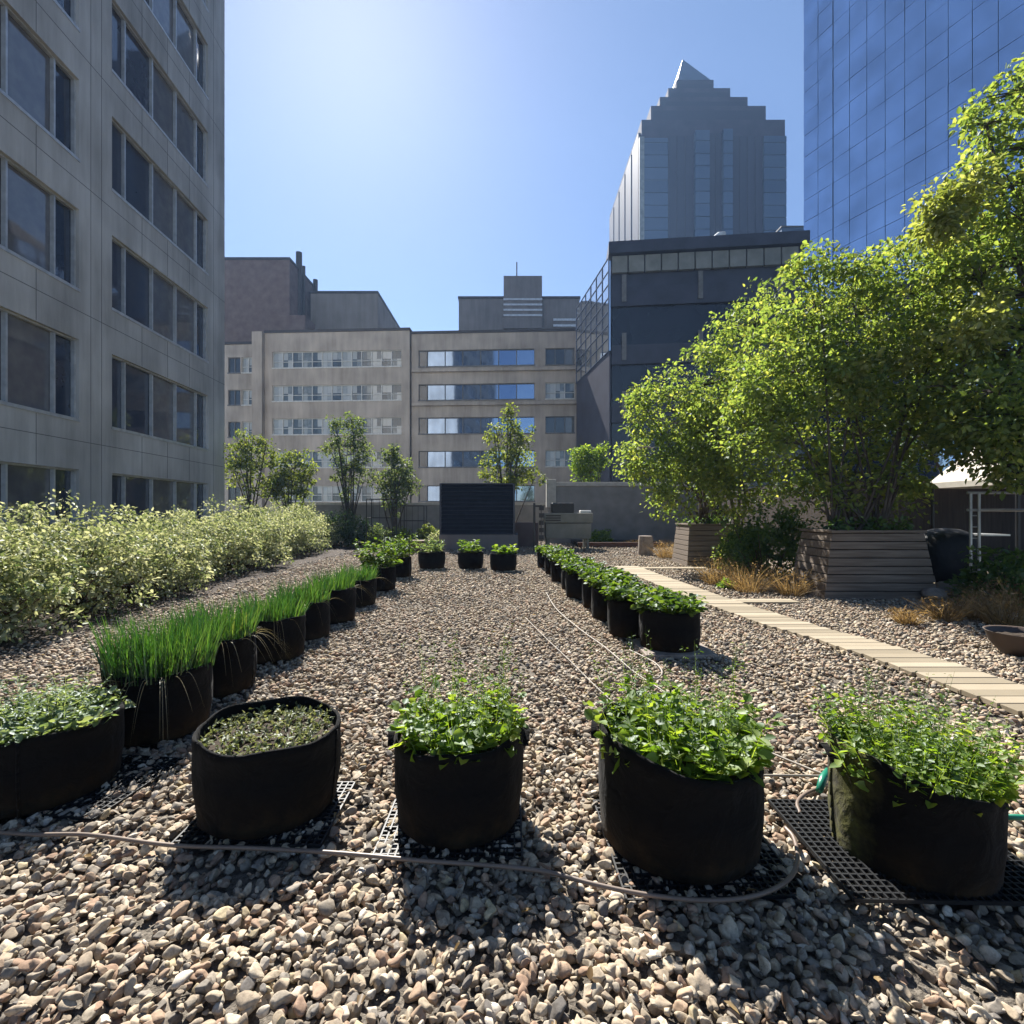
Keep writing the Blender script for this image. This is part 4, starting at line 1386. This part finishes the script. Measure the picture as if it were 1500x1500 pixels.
def facade(name, x0, x1, y0, ztop_, bays_, depth, mat, kinds, coping=True):
    """slab front with window openings; bays_ list of (xa, xb, nmull)"""
    mb = MB()
    zc = ZB2
    T = .4
    for sill, head in sorted(wrows):
        mb.box(x0, x1, y0, y0 + T, zc, sill)
        xs = [x0] + [q for b in bays_ for q in b[:2]] + [x1]
        for a_, b_ in zip(xs[0::2], xs[1::2]):
            mb.box(a_, b_, y0, y0 + T, sill, head)
        zc = head
    mb.box(x0, x1, y0, y0 + T, zc, ztop_)
    mb.box(x0, x0 + T, y0 + T + .001, y0 + depth, ZB2, ztop_ - .001).box(x1 - T, x1, y0 + T + .001, y0 + depth, ZB2, ztop_ - .001)
    mb.box(x0 + T + .001, x1 - T - .001, y0 + T + .001, y0 + depth, ztop_ - .8, ztop_ - .3)
    o = mb.build(name, mat, root)
    if coping:
        MB().box(x0 - .05, x1 + .05, y0 - .1, y0 + depth, ztop_ + .002, ztop_ + .28).build('coping', M['darkedge'], root)
    for ri, (sill, head) in enumerate(wrows):
        for (a_, b_, nm), kd in zip(bays_, kinds):
            kdm = kd if isinstance(kd, str) else kd[ri % len(kd)]
            w_ = panes(a_, b_, y0 + .225, sill, head, nm * (2 if kdm == 'win_pale' else 1), 2 if kdm == 'win_pale' else 1, None, .006 if kdm == 'win_blue' else .003).build('window', M[kdm], root)
            fr = MB()
            fr.box(a_ - .05, b_ + .05, y0 - .06, y0 + .2, sill - .10, sill + .03)
            fr.box(a_, b_, y0 + .13, y0 + .2, head - .08, head - .002)
            zmid = sill + (head - sill) * .38
            for q in range(nm + 1):
                xx = a_ + (b_ - a_) * q / nm
                xa_, xb_ = max(a_, xx - .045), min(b_, xx + .045)
                fr.box(xa_, xb_, y0 + .14, y0 + .21, sill + .031, head - .081)
            if kdm == 'win_pale':
                fr.box(a_ + .05, b_ - .05, y0 + .15, y0 + .2095, zmid - .03, zmid + .03)
            fr.build('frame', M['white_frame'] if kdm == 'win_pale' else M['grey_col'], w_)
    return o


xL0, xL1 = sx(388), sx(600)
facade('front_wall', xL0, xL1, 0, zz(484), [(sx(399), sx(588), 13)], 12, M['stonewall'], ['win_pale'])
xR0, xR1 = sx(601.5), sx(855)
facade('side_wall', xR0, xR1, .35, zz(488, 54), [(sx(612), sx(624), 1), (sx(624.5), sx(783), 6), (sx(799), sx(842), 3)], 12, M['stonewall'], ['win_dark', 'win_blue', ['win_dark', 'win_pale', 'win_dark', 'win_pale']])
facade('end_wall', sx(300, 1.6), sx(386, 1.6), 1.6, zz(497, 55), [(sx(334, 1.6), sx(352, 1.6), 2), (sx(354, 1.6), sx(381, 1.6), 3)], 10, M['stonewall'], ['win_dark', 'win_pale'])
MB().box(xL0 - 1.1, xL0 - .002, -.6, 1.4, ZB2, zz(484)).build('pilaster', M['stonewall'], root)
# ledges below the upper windows
mb = MB()
for ri, (sill, head) in enumerate(wrows[:2]):
    mb.box(xR0 + .1, sx(862), .02, .348, sill - .62, sill - .32)
mb.build('ledge', M['stonewall'], root)
# lower dark link at the right
x0_, x1_ = sx(857, 3), sx(900, 3)
mb = MB().box(x0_, x1_, 3, 14, ZB2, zz(532, 56))
mb.build('link_block', M['greypanel'], root)
for ri, (sill, head) in enumerate(wrows[1:4]):
    MB().box(x0_ + .5, x1_ - .3, 2.97, 2.995, sill, head).build('window', M['dark_glass'], root)

# rooftop blocks behind the stone building
def roofblock(name, pxl, pxr, ytop, d0, depth, mat, label, cat='building', extra=None, zbase=-24):
    xl, xr = (pxl - 750) / F * d0, (pxr - 750) / F * d0
    zt_ = CAM_H + (750 - ytop) / F * d0
    rt = empty(name, ((xl + xr) / 2, d0, 0), label, cat)
    hw = (xr - xl) / 2
    MB().box(-hw, hw, 0, depth, zbase, zt_).build('wall', mat, rt)
    MB().box(-hw - .1, hw + .1, -.1, depth + .1, zt_ + .002, zt_ + .35).build('roof', M['darkedge'], rt)
    return rt, hw, zt_


rt, hw, zt_ = roofblock('brick_tower_block', 250, 424, 381, 68, 9, M['brick'], 'windowless dark brown brick block with tall flues, behind the stone building')
for (px_, yt, rr, dep) in ((438, 370, .42, 3), (445, 390, .22, 4), (462, 410, .35, 8)):
    dd = 68 + dep
    xx = (px_ - 750) / F * dd - rt.location.x
    MB().tube([(xx, dep, 5), (xx, dep, CAM_H + (750 - yt) / F * dd)], rr, 12).build('flue', M['darkedge'], rt)
mb = MB().box(hw - 1.2, hw + 3.5, -3.5, -.2, 5, 26.2)
mb.build('plant_room', M['brick'], rt)
rt, hw, zt_ = roofblock('panelled_block', 455, 553, 430, 74, 16, M['taupe'], 'taupe panelled block next to the brick flues, behind the stone building')
rt, hw, zt_ = roofblock('rooftop_block', 672, 849, 438, 70, 20, M['greypanel'], 'grey panelled block with a cube on its roof, behind the stone building')
cxl, cxr = (738 - 750) / F * 71 - rt.location.x, (793 - 750) / F * 71 - rt.location.x
MB().box(cxl, cxr, -.6, 8, zt_ - 4.2, CAM_H + (750 - 404) / F * 69.4).build('cube_tower', M['greypanel'], rt)
mb = MB()
for k in range(4):
    mb.box(cxl - .02, cxr + .02, -.72, -.62, zt_ - 2.6 + k * .72, zt_ - 2.35 + k * .72)
for k in range(4):
    mb.box(hw - 3.6, hw + .02, -.12, -.02, zt_ - 5.4 + k * .8, zt_ - 5.1 + k * .8)
mb.build('vent_slats', M['alu'], rt)
MB().tube([((757 - 750) / F * 71 - rt.location.x, 1, CAM_H + (750 - 404) / F * 69.4), ((757 - 750) / F * 71 - rt.location.x, 1, CAM_H + (750 - 384) / F * 71)], .09, 6).build('antenna', M['darkedge'], rt)

# ------------------------------------------------------------------ DARK OFFICE BLOCK (middle right)
f = np.array([.994, -.11])
DX, DY = (896 - 750) / F * 40, 40.0
root = empty('dark_office_building', (DX, DY, 0), 'dark clad office block with a pale panelled top band, in front of the stepped tower', 'building', None, math.atan2(f[1], f[0]))
zd = lambda py, d_=40.0: CAM_H + (750 - py) / F * d_
Wd_ = 14.3
mb = MB()
mb.box(0.02, Wd_, .3, 14, -24, zd(401))
mb.box(0.0, Wd_, .25, 14, zd(401) + .002, zd(374))
mb.build('core_wall', M['black_clad'], root)
MB().box(-.25, Wd_ + .2, -.35, 14.2, zd(374) + .003, zd(357)).build('roof_fascia', M['black_clad'], root)
# left flank in mirror glass
SK = -.238
def skew(mb, o0, o1, y0, y1, z0, z1):
    """slab along the flank, which runs back and to the left; o0..o1 = offset outwards"""
    q = [(SK * y0 - o0, y0), (SK * y0 - o1, y0), (SK * y1 - o1, y1), (SK * y1 - o0, y1)]
    return mb.add([(a, b, z0) for a, b in q] + [(a, b, z1) for a, b in q], [(0, 1, 2, 3), (7, 6, 5, 4), (0, 4, 5, 1), (1, 5, 6, 2), (2, 6, 7, 3), (3, 7, 4, 0)])


skew(MB(), .0, .12, .25, 10.4, zd(512), zd(374)).build('flank_glass', M['side_glass'], root)
mb = MB()
for k in range(7):
    yy = .3 + 10 * k / 6
    skew(mb, .121, .17, yy - .035, yy + .035, zd(512), zd(374))
for k in range(8):
    zq = zd(512) + (zd(374) - zd(512)) * k / 7
    skew(mb, .1205, .165, .25, 10.4, zq - .035, zq + .035)
mb.build('flank_mullions', M['tower_line'], root)
skew(MB(), .0, .10, .25, 10.4, -24, zd(512) - .002).build('flank_base', M['black_clad'], root)
mb = MB()
mb.add([(0.01, .3, -24), (0.01, 10.4, -24), (SK * 10.4 + .01, 10.4, -24), (0.01, .3, zd(374)), (0.01, 10.4, zd(374)), (SK * 10.4 + .01, 10.4, zd(374))], [(3, 4, 5), (1, 2, 5, 4)])
mb.build('flank_roof', M['black_clad'], root)
pp = MB()
npan = 11
for k in range(npan):
    if k in (0,): pass
    pp.box(.05 + k * 1.26, .05 + (k + 1) * 1.26 - .10, -.05, .24, zd(400), zd(376))
pp.build('top_panels', M['pale_panel'], root)
for k in range(9):
    zt2 = zd(421) - k * 4.53
    MB().box(.0, Wd_, -.02, .28, zt2 - 1.5, zt2).build('spandrel', M['black_clad'], root)
    MB().box(.05, Wd_ - .05, .22, .29, zt2 - 4.529, zt2 - 1.501).build('window', M['dark_glass'], root)
mb = MB()
for k in range(9):
    zt2 = zd(404) - k * 4.53
    for j in range(3):
        xx = .95 + j * 5.75
        mb.box(xx - .17, xx + .17, -.12, -.021, zt2 - 2.1, zt2)
mb.build('columns', M['grey_col'], root)
root2 = empty('rooftop_duct', W(1052, 357, 40.4), 'small white rooftop duct with an elbow on the dark office block', 'duct')
MB().tube([(-.45, 0, -.05), (-.2, 0, .35), (.1, 0, .62), (.5, 0, .68)], [.32, .32, .30, .28], 12).build('elbow', M['white'], root2, True)
MB().tube([(.2, .1, -.2), (.2, .1, .4)], .12, 8).build('stand', M['dark_metal'], root2)

# ------------------------------------------------------------------ BLUE GLASS TOWER (right)
t0 = np.array([27.3, 48.0])
fd = np.array([.3817, -.9243])
root = empty('blue_glass_tower', (t0[0], t0[1], 0), 'tall blue mirror glass tower rising out of the photo behind the maples', 'building', None, math.atan2(fd[1], fd[0]))
PW_, PH_ = 1.45, 2.02
nC, nR = 31, 42
zb_ = -24.0
# local: x along facade toward the viewer, +y is left of it (toward the building inside?) -> facade faces -y
LX = nC * PW_
MB().box(0.05, LX - .05, .10, 24, zb_, zb_ + nR * PH_).build('core_wall', M['tower_line'], root)
# each panel is tipped a hair so that the reflections break up as on real curtain walls
V, Q = [], []
for i in range(nC):
    for j in range(nR):
        gx, gz = .02, .016
        if i in (1, 10): gx2 = .07
        else: gx2 = gx
        x0, x1 = i * PW_ + gx, (i + 1) * PW_ - gx2
        z0, z1 = zb_ + j * PH_ + gz, zb_ + (j + 1) * PH_ - gz
        a_, b_ = rng.normal() * .008, rng.normal() * .008
        k = len(V)
        V += [(x0, .05 - a_ - b_, z0), (x1, .05 + a_ - b_, z0), (x1, .05 + a_ + b_, z1), (x0, .05 - a_ + b_, z1)]
        Q.append((k, k + 1, k + 2, k + 3))
np_mesh('curtain_wall', np.array(V), np.array(Q), M['tower_glass'], root)
V, Q = [], []
for i in range(14):
    for j in range(nR):
        k = len(V)
        y0, y1 = .1 + i * 1.7 + .03, .1 + (i + 1) * 1.7 - .03
        z0, z1 = zb_ + j * PH_ + .03, zb_ + (j + 1) * PH_ - .03
        V += [(.02, y1, z0), (.02, y0, z0), (.02, y0, z1), (.02, y1, z1)]
        Q.append((k, k + 1, k + 2, k + 3))
np_mesh('end_curtain_wall', np.array(V), np.array(Q), M['tower_glass'], root)

# ------------------------------------------------------------------ STEPPED PYRAMID TOWER (far)
D0 = 160.0
root = empty('stepped_tower', (62.9, 186, 0), 'distant granite and glass skyscraper with stepped gable and glazed pyramid tip', 'skyscraper')
hw, hd = 22.4, 26.0
zw = lambda py, d_: CAM_H + (750 - py) / F * d_
zt0 = 124.0
MB().box(-hw, hw, -hd, hd, -24, zt0).build('shaft_wall', M['granite'], root)
tiers = [(4, zw(155, 164)), (8, zw(142, 168)), (12, zw(129, 172)), (16, zw(117, 176))]
zprev = zt0
for st_, ztt in tiers:
    MB().box(-hw + st_, hw - st_, -hd + st_, hd - st_, zprev + .01, ztt).build('setback', M['granite'], root)
    MB().box(-hw + st_ + .6, hw - st_ - .6, -hd + st_ - .12, -hd + st_ - .01, zprev + 1.2, ztt - 1.6).build('window_band', M['pyr_dark'], root)
    zprev = ztt
a_, b_ = hw - 16.4, hd - 16.4
zap = zw(94, 186)
MB().add([(-a_, -b_, zprev + .01), (a_, -b_, zprev + .01), (a_, b_, zprev + .01), (-a_, b_, zprev + .01), (-1.6, -2, zap)], [(0, 1, 4), (1, 2, 4), (2, 3, 4), (3, 0, 4), (3, 2, 1, 0)]).build('glass_pyramid', M['atrium'], root)
xz = lambda zx: (880 + zx / 4.6875 - 750) / F * D0 - 62.9
ztopb = zw(200, 160)
for (xa, xb, mt, pro, pt) in [(292, 455, 'pyr_glass', .9, 205), (458, 634, 'pyr_dark', .3, 200), (638, 735, 'pyr_glass', 1.6, 196), (738, 826, 'pyr_dark', .25, 196), (829, 892, 'pyr_glass', 1.6, 194), (895, 1108, 'pyr_dark', .3, 200), (1112, 1275, 'pyr_glass', .9, 202)]:
    bmb = MB()
    x0, x1 = xz(xa), xz(xb)
    x1 = min(x1, hw)
    zt3 = zw(pt, 160)
    if mt == 'pyr_glass':
        zq = -24.0
        while zq < zt3 - 1:
            bmb.box(x0, x1, -hd - pro, -hd - .02, zq, min(zq + 3.65, zt3))
            zq += 3.9
    else:
        n_ = max(2, int((x1 - x0) / 2.2))
        for k in range(n_):
            bmb.box(x0 + (x1 - x0) * k / n_ + .2, x0 + (x1 - x0) * (k + 1) / n_ - .2, -hd - pro, -hd - .02, -24, zt3)
    bmb.build('window_bay', M[mt], root)
# left flank bays
for k in range(5):
    y0, y1 = -hd + 1.5 + k * 9.9, -hd + 9.5 + k * 9.9
    MB().box(-hw - .7, -hw - .02, y0, y1, -24, zt0 - 3).build('window_bay', M['pyr_dark'], root)
MB().box(-hw - .9, -hw + .6, -hd - 1.0, -hd - .021, -24, zt0 - 6).build('corner_glint_strip', M['pale_panel'], root)  # pale strip added to paint a sun glint down the corner
rt = empty('low_blue_block', ((1175 - 750) / F * 75, 75, 0), 'small slate blue block peeping between stepped tower and blue glass tower', 'building')
MB().box(-3, 8, 0, 10, -24, zw(333, 75)).build('wall', M['pyr_glass'], rt)
MB().box(-3.1, 8.1, -.1, 10.1, zw(333, 75) + .01, zw(331, 75)).build('roof', M['darkedge'], rt)

# ------------------------------------------------------------------ the air
hm = bpy.data.materials.new('air')
hm.use_nodes = True
ht_ = hm.node_tree
ht_.nodes.clear()
ho = ht_.nodes.new('ShaderNodeOutputMaterial')
hv_ = ht_.nodes.new('ShaderNodeVolumePrincipled')
hv_.inputs['Color'].default_value = (.38, .60, 1, 1)
hv_.inputs['Density'].default_value = .00036
hv_.inputs['Anisotropy'].default_value = .3
ht_.links.new(hv_.outputs[0], ho.inputs['Volume'])
tag(MB().box(-145, 145, -105, 235, -25, 172).build('haze', hm), kind='stuff')

# ------------------------------------------------------------------ light, sky, camera
SAZ, SEL = R(-17.7), R(44.2)
S = Vector((math.sin(SAZ) * math.cos(SEL), math.cos(SAZ) * math.cos(SEL), math.sin(SEL)))
sun = bpy.data.lights.new('sun', 'SUN')
sun.energy = 5.0
sun.angle = R(.5)
sun.color = (1, .955, .88)
so = bpy.data.objects.new('sun', sun)
so.rotation_euler = S.to_track_quat('Z', 'Y').to_euler()
put(so)
w = bpy.data.worlds.new("World")
bpy.context.scene.world = w
w.use_nodes = True
t = w.node_tree
bg = t.nodes['Background']
sky = t.nodes.new('ShaderNodeTexSky')
sky.sky_type = 'NISHITA'
sky.sun_disc = False
sky.sun_elevation = SEL
sky.sun_rotation = SAZ
sky.air_density = .78
sky.dust_density = .2
sky.ozone_density = 3.2
t.links.new(sky.outputs[0], bg.inputs[0])
bg.inputs[1].default_value = .054

cam = bpy.data.cameras.new('camera')
cam.sensor_width = 36
cam.lens = 18
cam.clip_start = .05
cam.clip_end = 6000
co = bpy.data.objects.new('camera', cam)
co.location = (0, 0, CAM_H)
co.rotation_euler = (R(90), 0, 0)
put(co)
sc = bpy.context.scene
sc.camera = co
sc.view_settings.view_transform = 'Standard'
sc.view_settings.look = 'None'
sc.view_settings.exposure = 1.58
sc.view_settings.gamma = 1
sc.cycles.max_bounces = 8
sc.cycles.diffuse_bounces = 5
sc.cycles.glossy_bounces = 3
sc.cycles.transmission_bounces = 3
sc.cycles.caustics_reflective = False
sc.cycles.caustics_refractive = False
sc.cycles.use_denoising = True
